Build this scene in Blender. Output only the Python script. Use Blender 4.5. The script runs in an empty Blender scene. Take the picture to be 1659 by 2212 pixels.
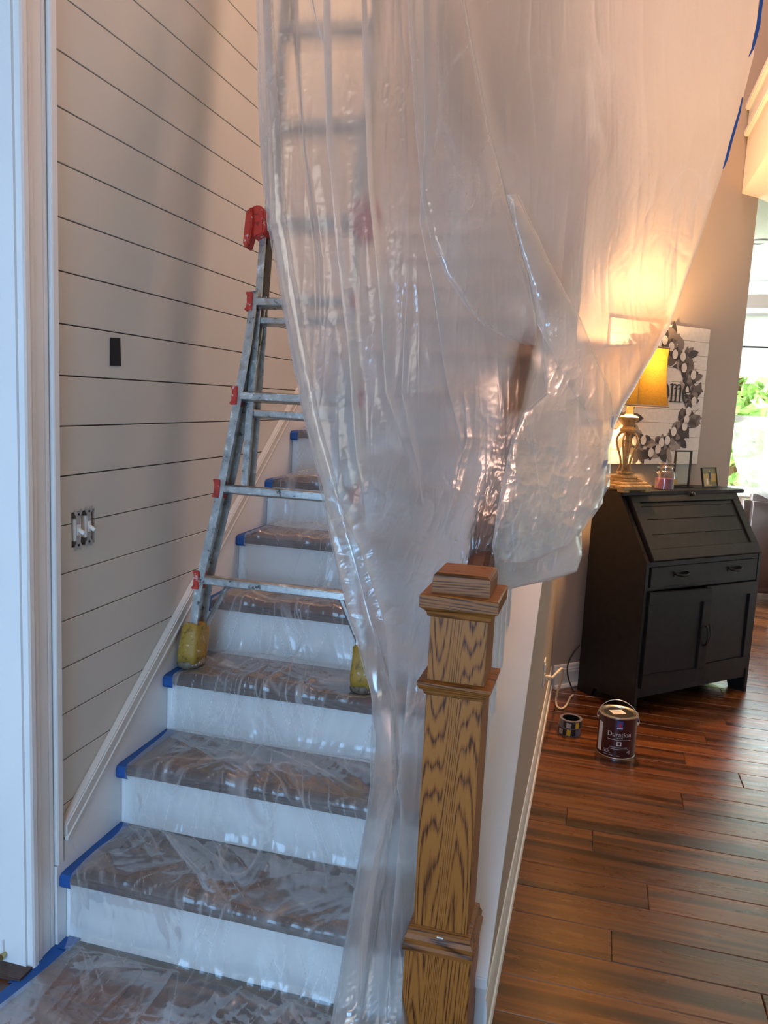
import bpy, bmesh, math, random
import numpy as np
from mathutils import Vector, Matrix

random.seed(7)
S = bpy.context.scene
COL = S.collection

# ------------------------------------------------------------------ camera
F_PX, YAW, PITCH, ROLL, CAM_H = 1734.9, -0.25769, 0.138973, 0.047564, 1.5
FW = np.array([math.sin(YAW)*math.cos(PITCH), math.cos(YAW)*math.cos(PITCH), -math.sin(PITCH)])
_rt = np.array([math.cos(YAW), -math.sin(YAW), 0.0])
_up = np.cross(_rt, FW)
RT = math.cos(ROLL)*_rt + math.sin(ROLL)*_up
UP = -math.sin(ROLL)*_rt + math.cos(ROLL)*_up
cam_data = bpy.data.cameras.new('camera')
cam_data.sensor_fit = 'HORIZONTAL'
cam_data.sensor_width = 36.0
cam_data.lens = F_PX/1659*36.0
cam_data.clip_start = 0.02
cam = bpy.data.objects.new('camera', cam_data)
COL.objects.link(cam)
cam.matrix_world = Matrix(((RT[0], UP[0], -FW[0], 0), (RT[1], UP[1], -FW[1], 0), (RT[2], UP[2], -FW[2], CAM_H), (0, 0, 0, 1)))
S.camera = cam

# ------------------------------------------------------------------ world, lights, exposure
w = bpy.data.worlds.new('world'); S.world = w; w.use_nodes = True
bg = w.node_tree.nodes['Background']
bg.inputs['Color'].default_value = (0.80, 0.90, 1.0, 1)
bg.inputs['Strength'].default_value = 26.0

def area(name, loc, aim, size, power, color):
    d = bpy.data.lights.new(name, 'AREA'); d.shape = 'RECTANGLE'; d.size, d.size_y = size
    d.energy = power; d.color = color
    o = bpy.data.objects.new(name, d); COL.objects.link(o)
    o.location = loc
    o.rotation_euler = (Vector(aim)-Vector(loc)).to_track_quat('-Z', 'Y').to_euler()
    return o
def point(name, loc, power, color, r=0.05):
    d = bpy.data.lights.new(name, 'POINT'); d.energy = power; d.color = color; d.shadow_soft_size = r
    o = bpy.data.objects.new(name, d); COL.objects.link(o); o.location = loc
    return o
# daylight through the glazed entry door behind the photographer
area('entry_door_daylight', (-0.75, -1.70, 1.15), (-0.75, 2.0, 0.75), (1.5, 2.1), 125, (0.31, 0.60, 1.0))
# added fill lamp for the upper wall, as from an unseen window above
area('upper_wall_fill', (-0.3, -1.70, 3.7), (-0.6, 3.0, 2.0), (2.2, 1.5), 36, (1.0, 0.96, 0.86))
# the foyer chandelier on the upper level
point('chandelier_bulbs', (0.1, 3.5, 4.6), 190, (1.0, 0.60, 0.46), 0.40)
S.view_settings.view_transform = 'Standard'
S.view_settings.look = 'None'
S.view_settings.gamma = 1.0
S.view_settings.use_curve_mapping = False
S.view_settings.exposure = -0.32
S.cycles.use_denoising = True
S.cycles.transparent_max_bounces = 16
S.cycles.max_bounces = 6
S.cycles.diffuse_bounces = 4
S.cycles.glossy_bounces = 3
S.cycles.transmission_bounces = 4
S.cycles.adaptive_threshold = 0.04

# ------------------------------------------------------------------ pixel helpers (1659 x 2212 frame)
def ray(x, y): return FW + RT*(x-829.5)/F_PX + UP*(1106-y)/F_PX
def on_y(x, y, yy):
    d = ray(x, y); return d*(yy/d[1]) + np.array([0, 0, CAM_H])
def nose_z(y): return 0.2025 + 0.732*(y-1.715)
def slope_y(x, y, off):
    d = ray(x, y); t = (0.2025-0.732*1.715+off-CAM_H)/(d[2]-0.732*d[1]); return (d*t)[1]
def floor_y(x, y, z=0.02):
    d = ray(x, y); return (d*((z-CAM_H)/d[2]))[1]

# ------------------------------------------------------------------ materials
MATS = {}
def new_mat(name):
    m = bpy.data.materials.new(name); m.use_nodes = True
    nt = m.node_tree; b = nt.nodes['Principled BSDF']
    MATS[name] = m
    return m, nt, b
def N(nt, typ, **kw):
    n = nt.nodes.new(typ)
    for k, v in kw.items():
        if k in n.inputs.keys(): n.inputs[k].default_value = v
        else: setattr(n, k, v)
    return n
def L(nt, a, b): nt.links.new(a, b)
def ramp(nt, fac, stops):
    r = nt.nodes.new('ShaderNodeValToRGB'); e = r.color_ramp.elements
    while len(e) < len(stops): e.new(0.5)
    for el, (p, c) in zip(e, stops): el.position = p; el.color = (*c, 1) if len(c) == 3 else c
    L(nt, fac, r.inputs['Fac']); return r.outputs['Color']
def coords(nt, kind='Object', scale=(1, 1, 1), loc=(0, 0, 0)):
    t = nt.nodes.new('ShaderNodeTexCoord'); m = nt.nodes.new('ShaderNodeMapping')
    m.inputs['Scale'].default_value = scale; m.inputs['Location'].default_value = loc
    L(nt, t.outputs[kind], m.inputs['Vector']); return m.outputs['Vector']
def world_coords(nt, scale=(1, 1, 1)):
    g = nt.nodes.new('ShaderNodeNewGeometry'); m = nt.nodes.new('ShaderNodeMapping')
    m.inputs['Scale'].default_value = scale
    L(nt, g.outputs['Position'], m.inputs['Vector']); return m.outputs['Vector']

def paint(name, c, rough=0.5, var=0.04, scale=3.0, bump=0.0, spec=0.35):
    m, nt, b = new_mat(name)
    n = N(nt, 'ShaderNodeTexNoise', Scale=scale, Detail=5.0); L(nt, world_coords(nt), n.inputs['Vector'])
    lo = tuple(max(0, x*(1-var)) for x in c); hi = tuple(min(1, x*(1+var)) for x in c)
    L(nt, ramp(nt, n.outputs['Fac'], [(0.3, lo), (0.7, hi)]), b.inputs['Base Color'])
    b.inputs['Roughness'].default_value = rough; b.inputs['Specular IOR Level'].default_value = spec
    if bump:
        n2 = N(nt, 'ShaderNodeTexNoise', Scale=220.0, Detail=2.0); L(nt, world_coords(nt), n2.inputs['Vector'])
        bp = N(nt, 'ShaderNodeBump', Strength=bump, Distance=0.002); L(nt, n2.outputs['Fac'], bp.inputs['Height'])
        L(nt, bp.outputs['Normal'], b.inputs['Normal'])
    return m
def plain(name, c, rough=0.5, metal=0.0, spec=0.5):
    m, nt, b = new_mat(name)
    n = N(nt, 'ShaderNodeTexNoise', Scale=40.0, Detail=3.0); L(nt, coords(nt), n.inputs['Vector'])
    L(nt, ramp(nt, n.outputs['Fac'], [(0.3, tuple(x*0.94 for x in c)), (0.7, tuple(min(1, x*1.05) for x in c))]), b.inputs['Base Color'])
    b.inputs['Roughness'].default_value = rough; b.inputs['Metallic'].default_value = metal
    b.inputs['Specular IOR Level'].default_value = spec
    return m

paint('white_wall', (0.60, 0.585, 0.535), 0.55, 0.03, 2.0, 0.05)
paint('gap_shadow', (0.30, 0.27, 0.23), 0.8)
paint('white_trim', (0.78, 0.79, 0.78), 0.35, 0.02, 4.0)
paint('greige_wall', (0.44, 0.37, 0.315), 0.6, 0.03, 2.0, 0.06)
paint('ceiling_white', (0.80, 0.76, 0.70), 0.7, 0.02)
paint('black_desk', (0.012, 0.010, 0.010), 0.42, 0.3, 30.0)
paint('grey_door', (0.80, 0.82, 0.82), 0.35, 0.02)
plain('blue_tape', (0.006, 0.075, 0.28), 0.55)
plain('black_cloth', (0.012, 0.013, 0.016), 0.95)
plain('red_plastic', (0.52, 0.035, 0.02), 0.35)
plain('black_plastic', (0.015, 0.015, 0.015), 0.4)
plain('dark_metal', (0.03, 0.028, 0.026), 0.35, 0.8)
plain('steel', (0.62, 0.61, 0.58), 0.3, 1.0)
plain('zinc', (0.55, 0.55, 0.54), 0.4, 0.8)
plain('switch_white', (0.82, 0.80, 0.74), 0.35)
plain('cream_cord', (0.62, 0.55, 0.44), 0.5)
plain('stud_wood', (0.16, 0.06, 0.025), 0.7)
plain('print_white', (0.78, 0.76, 0.72), 0.5)
plain('print_blue', (0.02, 0.07, 0.36), 0.45)
plain('print_black', (0.02, 0.018, 0.018), 0.5)
plain('print_yellow', (0.70, 0.48, 0.03), 0.5)
plain('can_maroon', (0.060, 0.012, 0.010), 0.28)
plain('sign_white', (0.80, 0.76, 0.70), 0.6)
plain('leather_brown', (0.075, 0.034, 0.026), 0.32)
plain('cushion_tan', (0.42, 0.33, 0.25), 0.85)
plain('wax_purple', (0.16, 0.06, 0.15), 0.5)
plain('tape_purple', (0.14, 0.13, 0.17), 0.4)
for i, c in enumerate([(0.16, 0.13, 0.115), (0.26, 0.22, 0.195), (0.07, 0.06, 0.06), (0.40, 0.34, 0.30)]):
    plain('leaf_grey_%s' % 'abcd'[i], c, 0.7)
plain('photo_gold', (0.45, 0.30, 0.06), 0.4)
plain('photo_green', (0.16, 0.14, 0.03), 0.4)
plain('photo_skin', (0.5, 0.32, 0.22), 0.5)
plain('hinge_brass', (0.5, 0.38, 0.16), 0.35, 0.9)

def wood_oak(name, light, mid, dark, axis='Z', bands=1.0, rough=0.45, fine=1.0):
    """plain-sawn oak: growth rings of a tilted log cut by the faces, broken up by short dark pores"""
    m, nt, b = new_mat(name)
    v = coords(nt, 'Object', {'Z': (1, 1, 0.060), 'X': (0.060, 1, 1)}[axis])
    n0 = N(nt, 'ShaderNodeTexNoise', Scale=6.0, Detail=2.5, Roughness=0.45); L(nt, v, n0.inputs['Vector'])
    mul = N(nt, 'ShaderNodeMath', operation='MULTIPLY'); mul.inputs[1].default_value = 74.0*bands
    L(nt, n0.outputs['Fac'], mul.inputs[0])
    fr = N(nt, 'ShaderNodeMath', operation='PINGPONG'); fr.inputs[1].default_value = 0.5
    L(nt, mul.outputs[0], fr.inputs[0])
    n1 = N(nt, 'ShaderNodeTexNoise', Scale=330.0*fine, Detail=2.0); L(nt, coords(nt, 'Object', {'Z': (1, 1, 0.045), 'X': (0.045, 1, 1)}[axis]), n1.inputs['Vector'])
    add = N(nt, 'ShaderNodeMath', operation='MULTIPLY_ADD'); add.inputs[1].default_value = 0.75
    L(nt, n1.outputs['Fac'], add.inputs[0]); L(nt, fr.outputs[0], add.inputs[2])
    c1 = ramp(nt, add.outputs[0], [(0.36, dark), (0.50, mid), (0.66, light), (0.95, light)])
    n2 = N(nt, 'ShaderNodeTexNoise', Scale=3.0, Detail=3.0); L(nt, coords(nt), n2.inputs['Vector'])
    mx = N(nt, 'ShaderNodeMixRGB', blend_type='MULTIPLY'); mx.inputs['Fac'].default_value = 0.6
    L(nt, c1, mx.inputs[1]); L(nt, ramp(nt, n2.outputs['Fac'], [(0.3, (0.75, 0.70, 0.66)), (0.7, (1, 1, 1))]), mx.inputs[2])
    L(nt, mx.outputs[0], b.inputs['Base Color'])
    b.inputs['Roughness'].default_value = rough
    b.inputs['Specular IOR Level'].default_value = 0.25
    bp = N(nt, 'ShaderNodeBump', Strength=0.2, Distance=0.0006); L(nt, add.outputs[0], bp.inputs['Height'])
    L(nt, bp.outputs['Normal'], b.inputs['Normal'])
    return m
wood_oak('oak', (0.37, 0.140, 0.024), (0.26, 0.088, 0.015), (0.075, 0.022, 0.005))
wood_oak('oak_level', (0.29, 0.105, 0.020), (0.20, 0.066, 0.014), (0.055, 0.020, 0.006), 'X', 0.8)
wood_oak('tread_wood', (0.105, 0.068, 0.052), (0.08, 0.05, 0.04), (0.05, 0.032, 0.025), 'X')
wood_oak('rail_wood', (0.16, 0.065, 0.038), (0.12, 0.045, 0.026), (0.06, 0.022, 0.014), 'X')

def floor_mat():
    m, nt, b = new_mat('bamboo_floor')
    info = nt.nodes.new('ShaderNodeObjectInfo')
    g = nt.nodes.new('ShaderNodeNewGeometry')
    off = N(nt, 'ShaderNodeCombineXYZ')
    mm = N(nt, 'ShaderNodeMath', operation='MULTIPLY'); mm.inputs[1].default_value = 37.0
    L(nt, info.outputs['Random'], mm.inputs[0]); L(nt, mm.outputs[0], off.inputs['X']); L(nt, mm.outputs[0], off.inputs['Z'])
    va = N(nt, 'ShaderNodeVectorMath', operation='ADD'); L(nt, g.outputs['Position'], va.inputs[0]); L(nt, off.outputs[0], va.inputs[1])
    def nz(sc, stretch, det=3.0):
        mp = nt.nodes.new('ShaderNodeMapping'); mp.inputs['Scale'].default_value = stretch; L(nt, va.outputs[0], mp.inputs['Vector'])
        n = N(nt, 'ShaderNodeTexNoise', Scale=sc, Detail=det); L(nt, mp.outputs['Vector'], n.inputs['Vector']); return n.outputs['Fac']
    base = ramp(nt, nz(1.0, (2.2, 60, 1), 5.0), [(0.28, (0.070, 0.020, 0.005)), (0.5, (0.140, 0.044, 0.010)), (0.75, (0.215, 0.078, 0.018))])
    streak = ramp(nt, nz(1.0, (0.55, 17, 1), 2.0), [(0.50, (1, 1, 1)), (0.56, (0.42, 0.36, 0.32)), (0.66, (0.09, 0.065, 0.05))])
    mx = N(nt, 'ShaderNodeMixRGB', blend_type='MULTIPLY'); mx.inputs['Fac'].default_value = 0.85
    L(nt, base, mx.inputs[1]); L(nt, streak, mx.inputs[2])
    mx2 = N(nt, 'ShaderNodeMixRGB', blend_type='MULTIPLY'); mx2.inputs['Fac'].default_value = 1.0
    L(nt, mx.outputs[0], mx2.inputs[1]); L(nt, ramp(nt, info.outputs['Random'], [(0.0, (0.75, 0.72, 0.7)), (1.0, (1.15, 1.1, 1.05))]), mx2.inputs[2])
    L(nt, mx2.outputs[0], b.inputs['Base Color'])
    b.inputs['Roughness'].default_value = 0.30
    L(nt, ramp(nt, nz(1.0, (6, 30, 1)), [(0.3, (0.24,)*3), (0.7, (0.36,)*3)]), b.inputs['Roughness'])
    b.inputs['Coat Weight'].default_value = 0.5; b.inputs['Coat Roughness'].default_value = 0.26
    bp = N(nt, 'ShaderNodeBump', Strength=0.05, Distance=0.002); L(nt, nz(1.0, (1.5, 10, 1)), bp.inputs['Height']); L(nt, bp.outputs['Normal'], b.inputs['Normal'])
floor_mat()

def alu_mat():
    m, nt, b = new_mat('aluminium')
    n = N(nt, 'ShaderNodeTexNoise', Scale=26.0, Detail=8.0, Roughness=0.7); L(nt, world_coords(nt), n.inputs['Vector'])
    n2 = N(nt, 'ShaderNodeTexNoise', Scale=55.0, Detail=4.0); L(nt, world_coords(nt, (1, 1, 0.6)), n2.inputs['Vector'])
    c = ramp(nt, n.outputs['Fac'], [(0.35, (0.07, 0.07, 0.065)), (0.41, (0.42, 0.43, 0.41)), (0.58, (0.54, 0.55, 0.53)), (0.63, (0.76, 0.76, 0.70))])
    L(nt, c, b.inputs['Base Color'])
    L(nt, ramp(nt, n.outputs['Fac'], [(0.35, (0.2,)*3), (0.42, (0.9,)*3), (0.57, (0.9,)*3), (0.63, (0.0,)*3)]), b.inputs['Metallic'])
    L(nt, ramp(nt, n2.outputs['Fac'], [(0.3, (0.28,)*3), (0.7, (0.5,)*3)]), b.inputs['Roughness'])
alu_mat()
def spattered(name, base, spot):
    m, nt, b = new_mat(name)
    n = N(nt, 'ShaderNodeTexNoise', Scale=45.0, Detail=6.0, Roughness=0.65); L(nt, world_coords(nt), n.inputs['Vector'])
    L(nt, ramp(nt, n.outputs['Fac'], [(0.35, tuple(x*0.45 for x in base)), (0.45, base), (0.60, base), (0.66, spot)]), b.inputs['Base Color'])
    b.inputs['Roughness'].default_value = 0.55
spattered('yellow_foot', (0.36, 0.215, 0.032), (0.58, 0.50, 0.34))
spattered('red_joint', (0.50, 0.035, 0.018), (0.60, 0.45, 0.40))
spattered('foot_bottom', (0.16, 0.13, 0.09), (0.70, 0.68, 0.62))
spattered('gilded_cream', (0.42, 0.28, 0.12), (0.72, 0.66, 0.54))

def floral():
    m, nt, b = new_mat('floral_pink')
    n = N(nt, 'ShaderNodeTexVoronoi', Scale=9.0); L(nt, world_coords(nt), n.inputs['Vector'])
    L(nt, ramp(nt, n.outputs['Distance'], [(0.1, (0.30, 0.06, 0.07)), (0.35, (0.62, 0.30, 0.28)), (0.6, (0.72, 0.62, 0.58))]), b.inputs['Base Color'])
    b.inputs['Roughness'].default_value = 0.8
floral()
def glass(name, tint=(0.95, 0.97, 0.96), alpha=0.03):
    m = bpy.data.materials.new(name); m.use_nodes = True; nt = m.node_tree; nt.nodes.clear(); MATS[name] = m
    out = N(nt, 'ShaderNodeOutputMaterial'); tr = N(nt, 'ShaderNodeBsdfTransparent'); tr.inputs['Color'].default_value = (*tint, 1)
    gl = N(nt, 'ShaderNodeBsdfGlossy', Roughness=0.03); lw = N(nt, 'ShaderNodeLayerWeight', Blend=0.12); fr = N(nt, 'ShaderNodeMath', operation='MULTIPLY_ADD'); fr.inputs[1].default_value = 0.6; fr.inputs[2].default_value = alpha; L(nt, lw.outputs['Facing'], fr.inputs[0])
    mx = N(nt, 'ShaderNodeMixShader'); L(nt, fr.outputs[0], mx.inputs[0]); L(nt, tr.outputs[0], mx.inputs[1]); L(nt, gl.outputs[0], mx.inputs[2])
    L(nt, mx.outputs[0], out.inputs['Surface'])
def sheer():
    m = bpy.data.materials.new('shade_sheer'); m.use_nodes = True; nt = m.node_tree; nt.nodes.clear(); MATS['shade_sheer'] = m
    out = N(nt, 'ShaderNodeOutputMaterial'); n = N(nt, 'ShaderNodeTexNoise', Scale=400.0); L(nt, coords(nt, 'Object', (1, 1, 1)), n.inputs['Vector'])
    c = ramp(nt, n.outputs['Fac'], [(0.3, (0.78, 0.77, 0.76)), (0.7, (0.85, 0.84, 0.83))])
    tl = N(nt, 'ShaderNodeBsdfTranslucent'); df = N(nt, 'ShaderNodeBsdfDiffuse'); L(nt, c, tl.inputs['Color']); L(nt, c, df.inputs['Color'])
    mx = N(nt, 'ShaderNodeMixShader'); mx.inputs[0].default_value = 0.2; L(nt, tl.outputs[0], mx.inputs[1]); L(nt, df.outputs[0], mx.inputs[2]); L(nt, mx.outputs[0], out.inputs['Surface'])
sheer()
glass('clear_glass'); glass('jar_glass', (0.86, 0.86, 0.85), 0.16); glass('grey_glass', (0.93, 0.95, 0.93))
def shade_mat():
    m = bpy.data.materials.new('shade_linen'); m.use_nodes = True; nt = m.node_tree; nt.nodes.clear(); MATS['shade_linen'] = m
    out = N(nt, 'ShaderNodeOutputMaterial')
    n = N(nt, 'ShaderNodeTexNoise', Scale=60.0, Detail=4.0); L(nt, coords(nt, 'Object', (1, 1, 6)), n.inputs['Vector'])
    col = ramp(nt, n.outputs['Fac'], [(0.3, (0.20, 0.155, 0.062)), (0.7, (0.26, 0.21, 0.09))])
    tl = N(nt, 'ShaderNodeBsdfTranslucent'); df = N(nt, 'ShaderNodeBsdfDiffuse')
    L(nt, col, tl.inputs['Color']); L(nt, col, df.inputs['Color'])
    mx = N(nt, 'ShaderNodeMixShader'); mx.inputs[0].default_value = 0.35
    L(nt, tl.outputs[0], mx.inputs[1]); L(nt, df.outputs[0], mx.inputs[2]); L(nt, mx.outputs[0], out.inputs['Surface'])
shade_mat()
def leafy(name, a, b_, c):
    m, nt, b = new_mat(name)
    n = N(nt, 'ShaderNodeTexNoise', Scale=6.0, Detail=4.0); L(nt, world_coords(nt), n.inputs['Vector'])
    L(nt, ramp(nt, n.outputs['Fac'], [(0.3, a), (0.5, b_), (0.75, c)]), b.inputs['Base Color']); b.inputs['Roughness'].default_value = 0.6
leafy('foliage', (0.12, 0.22, 0.05), (0.30, 0.45, 0.12), (0.60, 0.72, 0.25))
leafy('lawn', (0.2, 0.3, 0.08), (0.35, 0.45, 0.15), (0.5, 0.6, 0.25))

def plastic(name, facing=0.35, gloss=0.07, blur=0.0, rough=0.2, tint=(0.95, 0.95, 0.94)):
    """thin polythene film: mostly clear, whitening along its creases (vertex value), with a soft sheen"""
    m = bpy.data.materials.new(name); m.use_nodes = True; nt = m.node_tree; nt.nodes.clear(); MATS[name] = m
    out = N(nt, 'ShaderNodeOutputMaterial')
    at = N(nt, 'ShaderNodeAttribute', attribute_name='haze')
    lw = N(nt, 'ShaderNodeLayerWeight', Blend=0.25)
    sq = N(nt, 'ShaderNodeMath', operation='MULTIPLY'); L(nt, lw.outputs['Facing'], sq.inputs[0]); L(nt, lw.outputs['Facing'], sq.inputs[1])
    hz = N(nt, 'ShaderNodeMath', operation='MULTIPLY_ADD', use_clamp=True); hz.inputs[1].default_value = facing; L(nt, sq.outputs[0], hz.inputs[0]); L(nt, at.outputs['Fac'], hz.inputs[2])
    tr = N(nt, 'ShaderNodeBsdfTransparent'); tr.inputs['Color'].default_value = (*tint, 1)
    clear = tr.outputs[0]
    if blur:
        rf = N(nt, 'ShaderNodeBsdfRefraction', IOR=1.28, Roughness=0.50); rf.inputs['Color'].default_value = (*tint, 1)
        mb_ = N(nt, 'ShaderNodeMixShader'); mb_.inputs[0].default_value = blur; L(nt, tr.outputs[0], mb_.inputs[1]); L(nt, rf.outputs[0], mb_.inputs[2]); clear = mb_.outputs[0]
    tl = N(nt, 'ShaderNodeBsdfTranslucent'); tl.inputs['Color'].default_value = (0.93, 0.93, 0.92, 1)
    df = N(nt, 'ShaderNodeBsdfDiffuse'); df.inputs['Color'].default_value = (0.93, 0.93, 0.92, 1)
    sc = N(nt, 'ShaderNodeMixShader'); sc.inputs[0].default_value = 0.5; L(nt, tl.outputs[0], sc.inputs[1]); L(nt, df.outputs[0], sc.inputs[2])
    m1 = N(nt, 'ShaderNodeMixShader'); L(nt, hz.outputs[0], m1.inputs[0]); L(nt, clear, m1.inputs[1]); L(nt, sc.outputs[0], m1.inputs[2])
    gl = N(nt, 'ShaderNodeBsdfGlossy', Roughness=rough)
    gf = N(nt, 'ShaderNodeMath', operation='MULTIPLY_ADD'); gf.inputs[1].default_value = 0.30; gf.inputs[2].default_value = gloss; L(nt, lw.outputs['Fresnel'], gf.inputs[0])
    m2 = N(nt, 'ShaderNodeMixShader'); L(nt, gf.outputs[0], m2.inputs[0]); L(nt, m1.outputs[0], m2.inputs[1]); L(nt, gl.outputs[0], m2.inputs[2])
    L(nt, m2.outputs[0], out.inputs['Surface'])
plastic('film_hanging', 0.40, 0.10, 0.80, 0.22)
plastic('film_fold', 0.45, 0.16, 0.0, 0.20)
plastic('film_stairs', 0.30, 0.05)
plastic('film_far', 0.3, 0.05)

# ------------------------------------------------------------------ mesh helpers
def link(o, parent=None):
    COL.objects.link(o)
    if parent is not None: o.parent = parent
    return o
def tag(o, label=None, cat=None, group=None, kind=None):
    if label: o['label'] = label
    if cat: o['category'] = cat
    if group: o['group'] = group
    if kind: o['kind'] = kind
    return o
def empty(name, loc=(0, 0, 0), rz=0.0, label=None, cat=None, group=None, kind=None):
    o = bpy.data.objects.new(name, None); COL.objects.link(o); o.location = loc; o.rotation_euler[2] = rz
    o.empty_display_size = 0.05
    return tag(o, label, cat, group, kind)
class MB:
    def __init__(s): s.v = []; s.f = []
    def add(s, v, f):
        k = len(s.v); s.v += [tuple(p) for p in v]; s.f += [tuple(i+k for i in q) for q in f]; return s
    def box(s, x0, x1, y0, y1, z0, z1):
        return s.add([(x0, y0, z0), (x1, y0, z0), (x1, y1, z0), (x0, y1, z0), (x0, y0, z1), (x1, y0, z1), (x1, y1, z1), (x0, y1, z1)],
                     [(0, 3, 2, 1), (4, 5, 6, 7), (0, 1, 5, 4), (1, 2, 6, 5), (2, 3, 7, 6), (3, 0, 4, 7)])
    def obox(s, c, ax, ay, az, hx, hy, hz):
        c, ax, ay, az = (np.array(t, float) for t in (c, ax, ay, az))
        vs = [c + sx*hx*ax + sy*hy*ay + sz*hz*az for sz in (-1, 1) for sx, sy in ((-1, -1), (1, -1), (1, 1), (-1, 1))]
        return s.add(vs, [(0, 3, 2, 1), (4, 5, 6, 7), (0, 1, 5, 4), (1, 2, 6, 5), (2, 3, 7, 6), (3, 0, 4, 7)])
    def prism(s, poly, h0, h1, axis='Z'):
        n = len(poly)
        def P(a, b, h): return {'Z': (a, b, h), 'Y': (a, h, b), 'X': (h, a, b)}[axis]
        vs = [P(a, b, h0) for a, b in poly] + [P(a, b, h1) for a, b in poly]
        fs = [tuple(range(n))[::-1], tuple(range(n, 2*n))] + [(i, (i+1) % n, n+(i+1) % n, n+i) for i in range(n)]
        return s.add(vs, fs)
    def lathe(s, prof, c=(0, 0, 0), n=24, sq=None):
        k = []
        for r, z in prof:
            for i in range(n):
                a = 2*math.pi*i/n
                k.append((c[0]+r*math.cos(a), c[1]+r*math.sin(a), c[2]+z))
        f = [(j*n+i, j*n+(i+1) % n, (j+1)*n+(i+1) % n, (j+1)*n+i) for j in range(len(prof)-1) for i in range(n)]
        f += [tuple(range(n))[::-1], tuple(range((len(prof)-1)*n, len(prof)*n))]
        return s.add(k, f)
    def tube(s, path, r, n=8, cap=True):
        path = [np.array(p, float) for p in path]; vs = []; prev = None
        for i, p in enumerate(path):
            d = path[min(i+1, len(path)-1)] - path[max(i-1, 0)]; d /= (np.linalg.norm(d)+1e-9)
            if prev is None:
                a = np.cross(d, (0, 0, 1.0)); a = a if np.linalg.norm(a) > 1e-3 else np.cross(d, (1.0, 0, 0))
            else: a = prev - d*(prev@d)
            a /= np.linalg.norm(a); b = np.cross(d, a); prev = a
            rr = r[i] if hasattr(r, '__len__') else r
            vs += [tuple(p + rr*(math.cos(t)*a+math.sin(t)*b)) for t in (2*math.pi*j/n for j in range(n))]
        f = [(i*n+j, i*n+(j+1) % n, (i+1)*n+(j+1) % n, (i+1)*n+j) for i in range(len(path)-1) for j in range(n)]
        if cap: f += [tuple(range(n))[::-1], tuple(range((len(path)-1)*n, len(path)*n))]
        return s.add(vs, f)
    def build(s, name, mat, parent=None, smooth=False, bevel=0.0, seg=2):
        me = bpy.data.meshes.new(name); me.from_pydata(s.v, [], s.f)
        bm = bmesh.new(); bm.from_mesh(me)
        bmesh.ops.recalc_face_normals(bm, faces=bm.faces)
        if bevel:
            es = [e for e in bm.edges if len(e.link_faces) == 2 and e.calc_face_angle(0) > 0.6]
            bmesh.ops.bevel(bm, geom=es, offset=bevel, segments=seg, affect='EDGES', clamp_overlap=True)
        bm.to_mesh(me); bm.free()
        me.materials.append(MATS[mat])
        if smooth:
            for p in me.polygons: p.use_smooth = True
            if smooth == 'auto': me.set_sharp_from_angle(angle=math.radians(40))
        o = bpy.data.objects.new(name, me)
        return link(o, parent)
def rotated(poly, a): return [(x*math.cos(a)-y*math.sin(a), x*math.sin(a)+y*math.cos(a)) for x, y in poly]
def catmull(pts, n=8):
    pts = [np.array(p, float) for p in pts]; P = [2*pts[0]-pts[1]] + pts + [2*pts[-1]-pts[-2]]; out = []
    for i in range(1, len(P)-2):
        for j in range(n):
            t = j/n; a, b, c, d = P[i-1], P[i], P[i+1], P[i+2]
            out.append(0.5*((2*b)+(c-a)*t+(2*a-5*b+4*c-d)*t*t+(3*b-a-3*c+d)*t**3))
    out.append(pts[-1]); return out
def lerp_table(tab, x):
    tab = np.array(tab, float); return np.interp(x, tab[:, 0], tab[:, 1])

# numpy value noise
_rng = np.random.RandomState(5); _T = _rng.rand(256, 256)
def vnoise(x, y):
    xi = np.floor(x).astype(int); yi = np.floor(y).astype(int); fx = x-xi; fy = y-yi
    fx = fx*fx*fx*(fx*(fx*6-15)+10); fy = fy*fy*fy*(fy*(fy*6-15)+10)
    g = lambda a, b: _T[a % 256, b % 256]
    return (g(xi, yi)*(1-fx)+g(xi+1, yi)*fx)*(1-fy)+(g(xi, yi+1)*(1-fx)+g(xi+1, yi+1)*fx)*fy
def fbm(x, y, o=4):
    s = np.zeros_like(x); a = 0.5
    for k in range(o): s += a*(vnoise(x*2**k+17*k, y*2**k+31*k)-0.5); a *= 0.5
    return s
def ridged(x, y, o=3):
    s = np.zeros_like(x); a = 0.6
    for k in range(o): s += a*(1-np.abs(2*vnoise(x*2**k+7*k, y*2**k+13*k)-1))**3; a *= 0.5
    return s
def crease_lines(x, y, wd, o=2):
    f = fbm(x, y, o); return np.clip(1-np.abs(f)/wd, 0, 1)
def gate(x, y, lo, hi): return np.clip((vnoise(x, y)-lo)/(hi-lo), 0, 1)
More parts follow.
